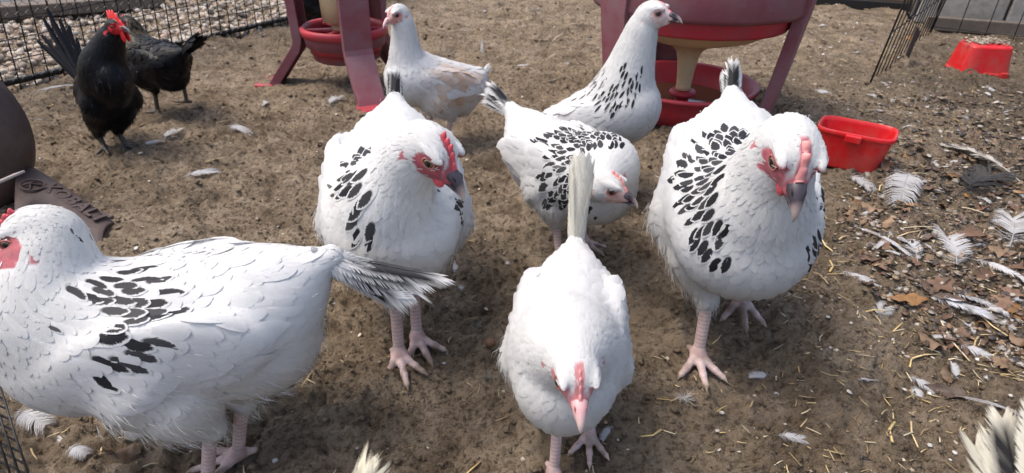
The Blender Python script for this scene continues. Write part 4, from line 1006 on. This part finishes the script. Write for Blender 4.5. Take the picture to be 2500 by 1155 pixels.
# front left, in profile, head cut by the frame
make_bird('hen', 'large white hen in profile nearest the camera, head cut by the left edge', 'hen', SUS, at_ground(-.337, .444), R_(191), s=.91, pitch=0,
          head=(.078, -.026, .288), head_yp=yp(2.7, -16.7), head_s=1.09, neck_r=(.054, .035),
          feet=(('px', 505, 1175, .1), ('px', 582, 1108, .1)), tail=dict(n=9, L=.132, W=.017, spread=.15, lift=-.72, curve=.05, wedge=.2, dark=1.0, all=True, inner=.9, tent=.85),
          comb='hen', dsz=1.1, seed=11, speck=.03, cape=.0, patches=((.020, .012, .252, .024, .85), (.006, .040, .246, .026, .9), (-.006, .066, .238, .024, .9), (.012, .080, .222, .022, .85), (.02, .083, .205, .014, .8)), dw=.8, rump=1.2, rear=1.16, thigh=1.2, cream=.55, soft=.78, relief=.45, width=1.0, belly=.0)
# middle left, head turned to the right
make_bird('hen', 'white hen with dark red face looking right, shoulder feathers black, in the middle left', 'hen', SUS, at_ground(-.147, .672), R_(-82), s=1.0, pitch=R_(2.6),
          head=(.126, .050, .296), head_yp=yp(44.8, -30), head_s=1.14, neck_r=(.044, .027),
          feet=(('px', 1018, 815, .3), ('px', 975, 868, .15)), tail=dict(n=6, L=.085, W=.011, spread=.14, lift=.35, curve=-.1, dark=1.0, all=True, inner=1.0), comb='small', dsz=1.18, dw=.9, soft=.52, relief=1.25, thigh=1.12, rump=1.1, rear=1.1, cream=.4, seed=12, speck=.20, cape=.0,
          patches=((.045, -.032, .251, .022, .9), (.110, -.024, .256, .022, .9), (.118, -.012, .265, .02, .8), (.130, -.014, .232, .022, .85), (.095, -.035, .26, .02, .8), (.062, .074, .203, .022, .85)), width=1.01, hock_z=.078)
# centre front, pecking towards the camera, upright cream tail
make_bird('hen', 'all white hen in front with lowered head, pale beak and upright cream tail', 'hen', 'all white hens', at_ground(.055, .455), R_(-97), s=.77, pitch=R_(14), width=.82,
          head=(.143, .010, .265), head_yp=yp(12, -22), head_s=1.15, neck_r=(.046, .032),
          feet=((-.01, .04, 0, 0), ('px', 1352, 1150, .1)), tail=dict(n=10, L=.16, W=.013, spread=.12, lift=1.25, curve=.0, dark=0, wedge=.0, col=(.84, .82, .73), tent=.9, tipw=.6, abs=True),
          comb='tiny', face=(.60, .24, .25), beak='beak_pink', soft=.48, relief=1.5, seed=13, cape=0, cream=.5, eye='eye')
# front right
make_bird('hen', 'large white hen on the right facing the camera, dark beak, wide black shoulder patch', 'hen', SUS, at_ground(.266, .645), R_(-101), s=1.02, pitch=R_(1),
          head=(.137, .007, .300), head_yp=yp(8, -34), head_s=1.2, neck_r=(.048, .031),
          feet=((-.02, .035, 0, 0.02), ('px', 1700, 882, .1)), tail=dict(n=7, L=.08, W=.011, spread=.25, lift=.4, curve=-.1, dark=.9, inner=1.0), comb='flat', face=(.50, .13, .16), dsz=1.02, dw=.85, soft=.52, relief=1.25, thigh=1.1, rump=1.12, rear=1.1, cream=.4, seed=14, speck=.2, cape=.0,
          patches=((.0, -.023, .249, .028, .9), (.08, -.051, .238, .035, .95), (.045, -.045, .24, .030, .9), (.100, -.045, .245, .03, .9), (.12, -.042, .215, .025, .9), (.13, -.03, .198, .014, .8), (.055, .074, .205, .025, .85), (.10, .058, .196, .022, .7)), width=1.0, hock_z=.074)
# behind the white hen, looking right
make_bird('hen', 'white hen bowing between the front hens, pale pink face, black tipped tail fan', 'hen', SUS, at_ground(.086, .81), R_(-53), s=.79, pitch=R_(2.7),
          head=(.150, -.068, .226), head_yp=yp(28, -10), head_s=1.18, neck_r=(.048, .031),
          feet=((.0, .045, .0, 0), (.03, -.045, 0, 0)), tail=dict(n=11, L=.095, W=.013, spread=.42, lift=.1, curve=-.1, dark=.95, tent=.4, inner=1.0), comb='pink', face=(.66, .42, .37), soft=.5, relief=1.4, face_wide=.62, seed=15, cape=.8, speck=.1,
          patches=((.063, -.034, .252, .035, .85), (.10, -.02, .262, .025, .8), (.094, -.06, .155, .027, .8)), width=.93)
# standing tall at the back by the drinker
make_bird('hen', 'white hen standing tall before the red drinker, dark beak pointing right', 'hen', SUS, at_ground(.15, 1.025), R_(-29), s=.80, pitch=R_(38),
          head=(.087, .003, .405), head_yp=yp(3, 5), head_s=1.15, neck_r=(.052, .036), plan_tail=(-.16, 0, .235),
          feet=((-.02, .04, 0, 0), (.01, -.04, 0, 0)), comb='tiny', face=(.66, .50, .48), eye='eye_dark', seed=16, cape=.0, patches=((.055, -.062, .262, .032, .7), (.03, -.062, .25, .02, .6), (.073, -.045, .305, .025, .35)), dw=.62, dsz=.92, speck=.55, dens=.92, cell=.0036, width=.97,
          tail=dict(n=6, L=.08, W=.011, dark=.6))
# young white bird at the back, brown stained back
make_bird('hen', 'young white hen with pink face and brown stained back, facing left', 'hen', 'all white hens', at_ground(-.17, 1.239), R_(208), s=.715, pitch=R_(21), plan_tail=(-.145, 0, .238),
          head=(.088, .006, .374), head_yp=yp(20, -15), head_s=1.1, neck_r=(.044, .031),
          feet=((-.02, .04, 0, 0), (.01, -.04, 0, 0)), comb='tiny', face=(.66, .33, .30), beak='beak_pink', eye='eye_dark', seed=17, cape=0, cream=.35, dens=.7, cell=.0042, stain=((-.03, .085, .185), (.085, .07, .06), (.58, .40, .27)),
          tail=dict(n=5, L=.055, W=.010, dark=0, lift=1.1, spread=.3, abs=True))
# rooster and black hen by the fence
make_bird('rooster', 'black rooster with bright red comb and raised tail standing by the wire fence', 'rooster', None, at_ground(-.795, 1.165), R_(-41), s=.68, pitch=R_(38), black=True, width=.68,
          head=(.107, .042, .358), head_yp=yp(14, 8), head_s=1.1, neck_r=(.046, .034),
          feet=(('px', 312, 376, .2), ('px', 262, 380, -.2)), comb='big', face=(.60, .02, .025), beak='beak_black', eye='eye_dark', shank=(.06, .055, .05), seed=18, dens=.7, cell=.0042,
          tail=dict(n=7, L=.27, W=.010, spread=.16, lift=.85, curve=.12, sweep=12, dark=0, wedge=.2, abs=True, tipw=.12), plan_tail=(-.165, 0, .26), thigh=1.1, hock_z=.045)
make_bird('hen', 'black hen with golden flecked neck standing behind the rooster, tail to the right', 'hen', None, at_ground(-.838, 1.415), R_(150), s=.69, pitch=R_(4), black=True, width=.88,
          head=(.105, -.015, .285), head_yp=yp(1, -5), head_s=1.09, neck_r=(.048, .036),
          feet=(('px', 385, 272, 0), ('px', 455, 246, 0)), comb='hen', face=(.16, .03, .03), beak='beak_black', eye='eye_dark', shank=(.12, .105, .09), seed=19, dens=.7, cell=.0042, speck=.5,
          tail=dict(n=12, L=.14, W=.012, spread=.5, lift=.95, curve=-.28, dark=0, abs=True))

# two more hens stand nearer still; only the tips of their tails reach into the picture
make_bird('hen', 'cream tail tips of a hen poking up at the bottom right corner', 'hen', SUS, at_ground(.251, .012), R_(-95), s=.9, head=(.1, 0, .29), head_yp=yp(0, -10),
          tail=dict(n=7, L=.105, W=.010, spread=.2, lift=.55, curve=-.05, dark=.25, col=(.72, .69, .58), tipw=.5), seed=21, dens=.5, cell=.005, flight=False)
make_bird('hen', 'black spotted tail tip of a hen at the bottom edge', 'hen', SUS, at_ground(-.143, .024), R_(-110), s=.86, head=(.1, 0, .29), head_yp=yp(0, -10),
          tail=dict(n=4, L=.085, W=.013, spread=.1, lift=.25, curve=-.05, dark=.95, all=True, col=(.74, .70, .55), tipw=.75), seed=22, dens=.5, cell=.005, flight=False)
make_bird('hen', 'black hen mostly hidden behind the left feeder', 'hen', None, at_ground(-.63, 2.12), R_(20), s=.69, black=True, head=(.1, 0, .30), head_yp=yp(0, -10), comb='hen', face=(.16, .03, .03), beak='beak_black', eye='eye_dark',
          shank=(.1, .09, .08), seed=23, dens=.5, cell=.005, tail=dict(n=6, L=.10, W=.011, spread=.3, lift=.6, curve=-.3, dark=0))

# ------------------------------------------------------------------ loose feathers, leaves, straw, crumbs of soil
def loose_feather(L, W, seed, tone=(.58, .58, .585), **k):
    V, F, C = barbed(L, W * .82, seed, tone, **k); rq_ = np.random.default_rng(seed + 500); C = np.array(C); dt = sstep(.45, .8, vnoise(V, 70, seed % 7))[:, None] * rq_.uniform(.2, .6); C[:, :3] = C[:, :3] * (1 - dt) + np.array([.22, .17, .12]) * dt; V[:, 2] -= np.quantile(V[:, 2], .15)
    me = mesh_from('feather', V, F, M['feather']); add_attr(me, 'fcol', C); me.uv_layers.new(name='UVMap'); return me
def down_tuft(R, seed, tone=(.78, .77, .74)):
    rs = np.random.default_rng(seed); V = []; F = []; C = []
    for b in range(80):
        a = rs.uniform(0, 6.28); p = np.array([0, 0, .002]); d = np.array([math.cos(a), math.sin(a) * .6, rs.uniform(.05, .7)]); d /= np.linalg.norm(d); ln = R * rs.uniform(.4, 1); w = R * .018
        sd = nrm(np.cross(d, np.array([0, 0, 1.0]))) * w; base = len(V); k = 4; q = p + rs.normal(0, R * .12, 3) * np.array([1, .6, .2])
        for i in range(k):
            V += [q - sd * (1 - i / k), q + sd * (1 - i / k)]; C += [tuple(np.array(tone) * rs.uniform(.85, 1)) + (0,)] * 2
            q = q + d * ln / (k - 1); d = nrm(d + rs.normal(0, .28, 3) + np.array([0, 0, -.22]))
        F += [(base + 2 * i, base + 2 * i + 1, base + 2 * i + 3, base + 2 * i + 2) for i in range(k - 1)]
    V = np.array(V); V[:, 2] = np.maximum(V[:, 2], 0); me = mesh_from('down', V, F, M['feather']); add_attr(me, 'fcol', C); me.uv_layers.new(name='UVMap'); return me
def lay(name, me, x, y, ang, label, cat, group=None, tilt=.12, up=.002, sc=1.0):
    """lay a thing on the soil at photo pixel x, y; ang is its heading on the ground in degrees"""
    p = gp(x, y); p = gp(x, y, gz(p[0], p[1])); o = obj(name, me, None, (p[0], p[1], gz(p[0], p[1]) + up), (random.gauss(0, tilt), random.gauss(0, tilt), math.radians(ang)))
    o.scale = (sc, sc, sc); return tag(o, label, cat, group)
def seg(name, x0, y0, x1, y1, mk, label, up=.004, group=None):
    """a feather whose quill end and tip lie at two photo pixels"""
    a, b = gp(x0, y0), gp(x1, y1); L = np.linalg.norm(b - a); c = (a + b) / 2; o = obj(name, mk(L), None, (c[0], c[1], gz(c[0], c[1]) + up), (random.gauss(0, .08), 0, math.atan2(b[1] - a[1], b[0] - a[0])))
    return tag(o, label, 'feather', group)
GREY = (.34, .34, .36); DARK = (.02, .02, .022)
seg('feather', 2500, 448, 2290, 352, lambda L: loose_feather(L, L * .13, 1, (.66, .63, .56), bars=True), 'long cream feather with dark serrated edge near the right edge')
seg('feather', 2330, 480, 2440, 430, lambda L: loose_feather(L, L * .30, 2, (.06, .06, .06)), 'dark grey feather lying right of the open red tub')
seg('feather', 2225, 420, 2180, 500, lambda L: loose_feather(L, L * .22, 3), 'curled white feather below the open red tub')
seg('feather', 2070, 415, 2135, 462, lambda L: loose_feather(L, L * .25, 4), 'small white feather tucked under the open red tub')
seg('feather', 2085, 575, 2225, 668, lambda L: loose_feather(L, L * .06, 5, (.62, .62, .64), fluff=.05), 'bare grey quill with narrow vane pointing down right')
seg('feather', 2228, 668, 2205, 615, lambda L: loose_feather(L, L * .28, 6), 'small white feather standing on the end of the grey quill')
seg('feather', 2325, 680, 2310, 600, lambda L: loose_feather(L, L * .30, 7), 'white feather with thick pale quill among the leaves')
seg('feather', 2470, 590, 2490, 520, lambda L: loose_feather(L, L * .34, 8), 'bright white feather at the right edge above the leaves')
seg('feather', 2040, 672, 2152, 716, lambda L: loose_feather(L, L * .15, 9, (.60, .60, .60)), 'greyish white feather beside the right hen, next to straw')
seg('feather', 2270, 705, 2480, 800, lambda L: loose_feather(L, L * .12, 10, (.52, .52, .54), tip=(.55, (.70, .70, .72))), 'longest grey and white quill feather in the litter on the right')
seg('feather', 2250, 735, 2420, 800, lambda L: loose_feather(L, L * .16, 11, (.66, .68, .72)), 'bluish white feather under the longest quill')
seg('feather', 2360, 650, 2510, 725, lambda L: loose_feather(L, L * .14, 12, (.70, .70, .70)), 'white feather with split vane above the longest quill')
seg('feather', 2330, 842, 2425, 890, lambda L: loose_feather(L, L * .26, 13), 'broad white feather with ragged tip at lower right')
seg('feather', 2215, 915, 2285, 960, lambda L: loose_feather(L, L * .33, 14), 'small fluffy white feather beside a dark leaf, lower right')
seg('feather', 1900, 1042, 1972, 1058, lambda L: loose_feather(L, L * .30, 15), 'single small white feather on bare soil at lower right')
seg('feather', 2105, 1090, 2135, 1118, lambda L: loose_feather(L, L * .35, 16, tip=(.15, DARK)), 'tiny black and white feather on bare soil, bottom right')
seg('feather', 2325, 985, 2510, 1055, lambda L: loose_feather(L, L * .06, 17, (.45, .45, .46), fluff=.1), 'thin grey quill running to the lower right edge')
seg('feather', 2130, 790, 2160, 760, lambda L: loose_feather(L, L * .4, 18), 'fan shaped white feather on dark soil right of the big hen')
seg('feather', 1990, 215, 2030, 240, lambda L: loose_feather(L, L * .2, 35), 'narrow white feather between the drinker and the tub')
seg('feather', 445, 445, 535, 432, lambda L: loose_feather(L, L * .22, 19), 'fluffy white feather on open soil left of the middle hen')
seg('feather', 560, 322, 610, 345, lambda L: loose_feather(L, L * .20, 20), 'small white feather on open soil below the left feeder')
seg('feather', 60, 232, 200, 208, lambda L: loose_feather(L, L * .10, 21), 'long white feather along the foot of the wire fence')
seg('feather', 70, 205, 115, 185, lambda L: loose_feather(L, L * .3, 22), 'broad white feather against the wire fence')
seg('feather', 340, 372, 400, 358, lambda L: loose_feather(L, L * .24, 23), 'white feather beside the feet of the rooster')
seg('feather', 400, 362, 440, 335, lambda L: loose_feather(L, L * .34, 24), 'fluffy white feather right of the rooster')
seg('feather', 1245, 165, 1300, 158, lambda L: loose_feather(L, L * .22, 25), 'white feather on the soil between the two feeders')
seg('feather', 800, 270, 830, 245, lambda L: loose_feather(L, L * .30, 26), 'white feather in front of the left feeder')
seg('feather', 55, 1020, 115, 1065, lambda L: loose_feather(L, L * .34, 27), 'white feather under the breast of the front left hen')
seg('feather', 175, 1105, 215, 1128, lambda L: loose_feather(L, L * .4, 28, (.55, .56, .58)), 'small grey feather in the lower left corner')
seg('feather', 295, 1042, 335, 1080, lambda L: loose_feather(L, L * .24, 29), 'pointed white feather below the belly of the front left hen')
seg('feather', 2235, 930, 2250, 965, lambda L: loose_feather(L, L * .4, 36, (.66, .66, .68)), 'second small white feather touching the fluffy one, lower right')
o = seg('feather', 1168, 165, 1192, 118, lambda L: loose_feather(.055, .0075, 30, bend=.45, curl=.3), 'curved white feather standing up behind the stained hen', up=.03); o.rotation_euler = (0, -1.2, 1.0)
tag(lay('down_tuft', down_tuft(.020, 40, (.30, .28, .24)), 1165, 790, 40, 'grey fluffy down clump right of the middle hen feet', 'down'), None)
tag(lay('down_tuft', down_tuft(.013, 41, (.30, .28, .24)), 1190, 930, 20, 'small grey down clump in front of the middle hen feet', 'down'), None)
tag(lay('down_tuft', down_tuft(.016, 42, (.55, .53, .50)), 1665, 1000, 20, 'pale down tuft below the foot of the right hen', 'down'), None)
# many small ones that look alike
small = [loose_feather(.034, .0085, 50), loose_feather(.026, .0075, 51), loose_feather(.042, .008, 52, (.7, .7, .7)), loose_feather(.03, .009, 53, (.6, .6, .6)), down_tuft(.013, 54), down_tuft(.010, 55)]
spots = [(2245, 325), (2310, 268), (2400, 300), (2460, 275), (2420, 225), (2215, 280), (2360, 345), (2340, 240), (2480, 340), (2190, 345), (2110, 525), (2160, 560), (2250, 520), (2330, 545), (2390, 600), (2440, 640), (2270, 610), (2100, 475), (2150, 600), (2195, 700), (2230, 760), (2165, 730), (2440, 860), (2370, 800), (2460, 760), (2490, 690), (2300, 820), (2120, 915), (1850, 925), (1480, 1060), (1110, 660), (1240, 640), (815, 740), (1130, 700), (655, 258), (700, 254), (640, 95), (510, 185), (520, 120), (1390, 160), (1350, 200), (1330, 100), (1395, 60), (1250, 60), (1130, 80), (1080, 60), (1060, 20), (1180, 30), (1300, 30), (1380, 20), (1440, 100), (2010, 70), (2060, 90), (2090, 60), (2090, 130), (2030, 180), (2130, 105), (2000, 120), (2180, 90), (2160, 210), (2230, 200), (2260, 240), (2195, 150), (2420, 470), (2290, 470), (2470, 470), (2350, 420), (2050, 620), (2480, 900), (2400, 930), (2340, 900), (150, 1060), (330, 365), (100, 300), (60, 330)]
rq = random.Random(4)
for i in range(70):
    x, y = rq.uniform(2040, 2500), rq.uniform(200, 900)
    if y < 700 + (x - 2050) * .5 and x > 2040 + abs(y - 520) * .3: spots.append((x, y))
for i, (x, y) in enumerate(spots):
    far = y < 260; k = random.randrange(6)
    lay('feather' if k < 4 else 'down_tuft', small[k], x + random.uniform(-6, 6), y + random.uniform(-4, 4), random.uniform(0, 360), 'small white feather scattered on the soil' if k < 4 else 'small white tuft of down on the soil', 'feather' if k < 4 else 'down', 'small white feathers scattered on the soil', tilt=.25, sc=random.uniform(.6, 1.1) * (1.15 if far else .8))

# dry leaves
def leaf_mat(name, col):
    mt, nt, out = newmat(name); tc = N(nt, 'ShaderNodeTexCoord'); oi = N(nt, 'ShaderNodeObjectInfo'); nz = noise_node(nt, 60, 5, .65, tc.outputs['Object'])
    c = mixc(nt, nz.outputs[0], tuple(x * .45 for x in col), tuple(x * 1.35 for x in col))
    hs_ = N(nt, 'ShaderNodeHueSaturation'); nt.links.new(c, hs_.inputs['Color']); nt.links.new(mathn(nt, 'ADD', .65, mathn(nt, 'MULTIPLY', oi.outputs['Random'], .7)), hs_.inputs['Value'])
    b = N(nt, 'ShaderNodeBsdfPrincipled'); nt.links.new(hs_.outputs[0], b.inputs['Base Color']); b.inputs['Roughness'].default_value = .6
    nt.links.new(bump(nt, nz.outputs[0], .5, .001), b.inputs['Normal']); nt.links.new(b.outputs[0], out.inputs[0]); return mt
LM = [leaf_mat('leaf_brown', (.12, .066, .038)), leaf_mat('leaf_tan', (.19, .12, .068)), leaf_mat('leaf_dark', (.085, .055, .038)), leaf_mat('leaf_orange', (.24, .12, .038))]
def leaf(L, W, lobes, seed, mat):
    L, W = L * .72, W * .62; rs = np.random.default_rng(seed); k = 15; V = []; F = []; cx, cy, tw = rs.normal(0, 3), rs.uniform(2, 9) * rs.choice([-1, 1]), rs.normal(0, 1.2)
    for i in range(k):
        t = i / (k - 1); w = W * (math.sin(math.pi * min(1, t * .96 + .03)) ** .7) * (1 + (.32 * math.sin(t * lobes * 2 * math.pi) if lobes else 0) + rs.normal(0, .05))
        for u in (-1, -.5, 0, .5, 1):
            x = L * (t - .5) + (abs(u) * W * .15); y = w * u * (1 + rs.normal(0, .04)); a = tw * (t - .5)
            z = cy * y * y * 6 + cx * (x * x) + .0015 * math.sin(t * 17 + u * 3) - (.0012 if u == 0 else 0)
            V.append((x, y * math.cos(a) - z * math.sin(a), z * math.cos(a) + y * math.sin(a)))
    F = [(i * 5 + j, i * 5 + j + 1, (i + 1) * 5 + j + 1, (i + 1) * 5 + j) for i in range(k - 1) for j in range(4)]
    V = np.array(V); V[:, 2] -= V[:, 2].min(); m2 = MB(); m2.add(V, F); m2.tube([(-L * .5, 0, V[2][2]), (-L * .62, 0, V[2][2] * .6), (-L * .72, .004, V[2][2] * .5)], [.0008, .0007, .0005], 5)
    me = m2.mesh('dry_leaf', mat, True); return me
LV = [leaf(.060, .013, 0, 60, LM[0]), leaf(.055, .018, 3, 61, LM[1]), leaf(.070, .020, 3, 62, LM[0]), leaf(.050, .012, 0, 63, LM[2]), leaf(.065, .015, 2, 64, LM[3]), leaf(.045, .014, 0, 65, LM[1]), leaf(.075, .013, 0, 66, LM[2]), leaf(.055, .02, 2, 67, LM[0])]
named = [(2485, 505, 20, 7, 'broad pale brown leaf at the right edge, highest of the litter'), (2440, 560, 70, 4, 'orange brown leaf beside the bright white feather'), (2120, 518, -20, 1, 'reddish tan leaf right of the big hen'), (2365, 598, -15, 2, 'red brown leaf curled among feathers on the right'),
         (2440, 630, -40, 1, 'tan leaf hanging over the straw at right'), (2295, 690, 10, 7, 'broad brown leaf under the grey quill'), (2220, 725, -10, 4, 'small orange leaf beside the fan shaped feather'), (2330, 745, -30, 6, 'narrow dark leaf under the longest quill'),
         (2260, 855, -15, 1, 'long tan leaf below the feathers, lower right'), (2300, 925, 60, 5, 'upright pale leaf next to the small fluffy feather'), (2320, 960, -35, 6, 'dark curled leaf in the lower right'), (2255, 600, 5, 3, 'dark oval leaf in the middle of the litter'),
         (2130, 640, -25, 0, 'brown leaf just right of the big hen breast'), (2155, 410, 70, 2, 'dark red brown leaf under the open tub'), (300, 1120, 10, 5, 'pale dry leaf under the front left hen'), (110, 150, 30, 4, 'orange leaf beyond the fence at upper left'), (2475, 845, 80, 5, 'round tan leaf at the right edge, lowest of the litter'), (2215, 100, 20, 4, 'orange leaf behind the wire pen')]
for x, y, a, k, lb in named: lay('dry_leaf', LV[k], x, y, a, lb, 'leaf', 'dry leaves in the litter', tilt=.2, up=.002)
rl = random.Random(8)
for i in range(230):
    x = rl.uniform(2040, 2500); y = rl.uniform(330, 900)
    if y > 700 + (x - 2050) * .55 or x < 2050 + abs(y - 560) * .35: continue
    lay('dry_leaf', LV[rl.randrange(8)], x, y, rl.uniform(0, 360), 'small brown leaf mixed into the litter on the right', 'leaf', 'small leaves in the litter', tilt=.3, up=.001, sc=rl.uniform(.4, .75))

# straw
def straw_mat():
    mt, nt, out = newmat('straw'); at = N(nt, 'ShaderNodeAttribute', attribute_name='fcol'); b = N(nt, 'ShaderNodeBsdfPrincipled'); nt.links.new(at.outputs['Color'], b.inputs['Base Color']); b.inputs['Roughness'].default_value = .55
    nt.links.new(b.outputs[0], out.inputs[0]); return mt
M['straw'] = straw_mat()
def straw_pieces(P, L, w, rs, cols):
    n = len(P); a = rs.uniform(0, 6.28, n); tl = rs.normal(0, .16, n); d = np.stack([np.cos(a) * np.cos(tl), np.sin(a) * np.cos(tl), np.sin(tl)], -1); s_ = np.stack([-np.sin(a), np.cos(a), np.zeros(n)], -1); u = np.cross(d, s_)
    V = np.zeros((n, 3, 4, 3)); bnd = rs.normal(0, .06, n)
    for i, t in enumerate((-.5, 0, .5)):
        c = P + d * (t * L)[:, None] + s_ * (bnd * L * (4 * t * t - .5))[:, None]
        for j, (p, q) in enumerate(((-1, 0), (0, 1), (1, 0), (0, -1))): V[:, i, j] = c + s_ * (p * w)[:, None] + u * (q * w * .5)[:, None]
    q = [(i * 4 + j, i * 4 + (j + 1) % 4, (i + 1) * 4 + (j + 1) % 4, (i + 1) * 4 + j) for i in range(2) for j in range(4)] + [(3, 2, 1, 0), (8, 9, 10, 11)]
    F = ((np.arange(n) * 12)[:, None, None] + np.array(q)[None]).reshape(-1, 4)
    return V.reshape(-1, 3), F, np.concatenate([np.repeat(cols, 12, 0), np.ones((n * 12, 1))], 1)
spal = np.array([(.52, .38, .16), (.60, .47, .24), (.45, .34, .18), (.64, .55, .36), (.38, .28, .15)])
rs2 = np.random.default_rng(31)
sm = []
for i in range(6):
    Ls = [.034, .042, .028, .055, .024, .030][i]; V, F, C = straw_pieces(np.zeros((1, 3)), np.array([Ls]), np.array([.0011 + .0002 * (i % 3)]), np.random.default_rng(90 + i), spal[i % 5][None] * 1.1); V = V - V.mean(0)
    me = mesh_from('straw', V, F, M['straw']); add_attr(me, 'fcol', C); sm.append(me)
sp_ = [(2085, 217), (2125, 275), (2150, 235), (2000, 680), (2040, 670), (2010, 690), (2025, 660), (2020, 600), (2060, 580), (2060, 640), (600, 243), (545, 300), (1150, 1140), (250, 1085), (290, 1060), (95, 1130), (750, 935), (1590, 1065), (1410, 365), (2195, 1072), (2225, 1070), (2175, 1060), (2210, 905), (2230, 880), (2260, 870), (2480, 930), (2200, 820), (2190, 800), (2130, 770), (2430, 790), (2330, 830), (2380, 840), (2270, 330), (2240, 420), (2300, 410), (2330, 405), (2360, 520), (2420, 520), (2390, 700), (2150, 460), (2170, 545), (2210, 590), (2240, 560), (1360, 95), (1450, 150), (2040, 190), (2010, 160), (2060, 150), (1990, 100), (2080, 110), (2290, 160), (2380, 200), (2330, 290), (640, 610), (520, 380), (130, 270), (350, 300)]
for x, y in sp_: lay('straw', sm[random.randrange(6)], x, y, random.uniform(0, 360), 'single piece of yellow straw lying on the soil', 'straw', 'pieces of straw on the soil', tilt=.08, up=.0025, sc=random.uniform(.7, 1.2))
def yard_points(n, rs, right=0.0):
    """random places in the yard, thicker to the right where the litter lies"""
    y = .3 + rs.random(n * 4) ** 1.2 * 2.7; x = rs.uniform(-1.0, 1.0, n * 4) * (y * .95 + .25) + .05
    w = .12 + (1 - right) * .6 + right * (1.3 * sstep(.25, .6, x / (y + .2)) + .5 * sstep(1.5, 2.4, y)); out_ = ((x - FA[0]) * fnor[0] + (y - FA[1]) * fnor[1]) > -.02
    k = (rs.random(n * 4) < w) & ~out_; return x[k][:n], y[k][:n]
x, y = yard_points(3800, rs2, 1.0); n = len(x)
V, F, C = straw_pieces(np.stack([x, y, gh(x, y) + .0015], -1), rs2.uniform(.006, .022, n), rs2.uniform(.0004, .0010, n), rs2, spal[rs2.integers(0, 5, n)] * rs2.uniform(.5, 1.15, n)[:, None])
me = mesh_from('chaff', V, F, M['straw']); add_attr(me, 'fcol', C); tag(obj('chaff', me), 'fine chopped straw strewn over the soil', 'chaff', kind='stuff')
# flakes: wood chips, shell grit, bits of quill
x, y = yard_points(2600, rs2, .75); n = len(x); sz_ = rs2.uniform(.0012, .0042, n) * (.7 + .35 * y)
V, F, k = scatter_stones(np.stack([x, y, gh(x, y) + sz_ * .15], -1), sz_, (.12, .35), rs2)
cp = np.array([(.48, .44, .38), (.42, .33, .24), (.55, .48, .38), (.30, .22, .15), (.60, .58, .54)])
me = mesh_from('grit', V, F, M['straw']); add_attr(me, 'fcol', np.concatenate([np.repeat(cp[rs2.integers(0, 5, n)] * rs2.uniform(.6, 1, n)[:, None], k, 0), np.ones((n * k, 1))], 1)); tag(obj('grit', me), 'pale grit and chips strewn over the soil', 'grit', kind='stuff')
# broken leaf litter on the right of the yard
n = 5200; xx, yy = rs2.uniform(2030, 2560, n), rs2.uniform(230, 930, n); k_ = (yy < 690 + (xx - 2040) * .55) & (xx > 2050 + np.abs(yy - 560) * .33 + rs2.normal(0, 25, n)); xx, yy = xx[k_], yy[k_]
G_ = np.array([gp(a, b) for a, b in zip(xx, yy)]); x, y = G_[:, 0], G_[:, 1]; n = len(x); sz_ = rs2.uniform(.0018, .0065, n) * (.6 + .5 * y)
V, F, k = scatter_stones(np.stack([x, y, gh(x, y) + .0012], -1), sz_, (.08, .2), rs2)
cp = np.array([(.10, .062, .038), (.06, .042, .030), (.17, .11, .065), (.22, .16, .10), (.045, .035, .028), (.34, .30, .25)])
me = mesh_from('leaf_litter', V, F, M['straw']); add_attr(me, 'fcol', np.concatenate([np.repeat(cp[rs2.integers(0, 6, n)] * rs2.uniform(.6, 1.2, n)[:, None], k, 0), np.ones((n * k, 1))], 1)); tag(obj('leaf_litter', me), 'broken brown leaf litter on the right side of the yard', 'litter', kind='stuff')
# crumbs and clods of soil
x, y = yard_points(12000, rs2, 0.0); n = len(x); sz_ = (.0010 + .0050 * rs2.random(n) ** 5) * (.75 + .35 * y)
V, F, k = scatter_stones(np.stack([x, y, gh(x, y) + sz_ * .1], -1), sz_, (.4, .8), rs2)
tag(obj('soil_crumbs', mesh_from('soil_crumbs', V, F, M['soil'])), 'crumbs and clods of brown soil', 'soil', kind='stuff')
# fine crumbs near the camera
n = 52000; y = .32 + rs2.random(n) ** 1.5 * 1.5; x = rs2.uniform(-1, 1, n) * (y * .92 + .12) + .02; sz_ = (.0007 + .0024 * rs2.random(n) ** 2.2) * (.8 + .35 * y)
dn = n2(x, y, 14, 33); k_ = rs2.random(n) < sstep(.25, .7, dn); x, y, sz_ = x[k_], y[k_], sz_[k_]; n = len(x)
O = np.array([(1, 0, 0), (-1, 0, 0), (0, 1, 0), (0, -1, 0), (0, 0, 1), (0, 0, -1)], float); OF = np.array([(4, 0, 2), (4, 2, 1), (4, 1, 3), (4, 3, 0), (5, 2, 0), (5, 1, 2), (5, 3, 1), (5, 0, 3)])
a = rs2.uniform(0, 6.28, n); ca, sa = np.cos(a)[:, None], np.sin(a)[:, None]; Vc = O[None] * rs2.uniform(.55, 1.3, (n, 6, 1)) + rs2.normal(0, .22, (n, 6, 3)); Vc = np.stack([Vc[..., 0] * ca - Vc[..., 1] * sa, Vc[..., 0] * sa + Vc[..., 1] * ca, Vc[..., 2] * .75], -1) * sz_[:, None, None] + np.stack([x, y, gh(x, y) + sz_ * .3], -1)[:, None]
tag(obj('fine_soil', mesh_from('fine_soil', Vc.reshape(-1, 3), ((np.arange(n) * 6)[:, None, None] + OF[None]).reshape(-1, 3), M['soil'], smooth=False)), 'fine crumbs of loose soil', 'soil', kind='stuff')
V0, F0 = ico2(); pb = mesh_from('pebble', V0 * np.array([.0075, .0065, .006]), F0, plain('brown_pebble', (.16, .085, .05), .5, .3, 90))
lay('pebble', pb, 1196, 836, 30, 'round brown pebble between the middle hen and the white hen', 'pebble', up=.003)
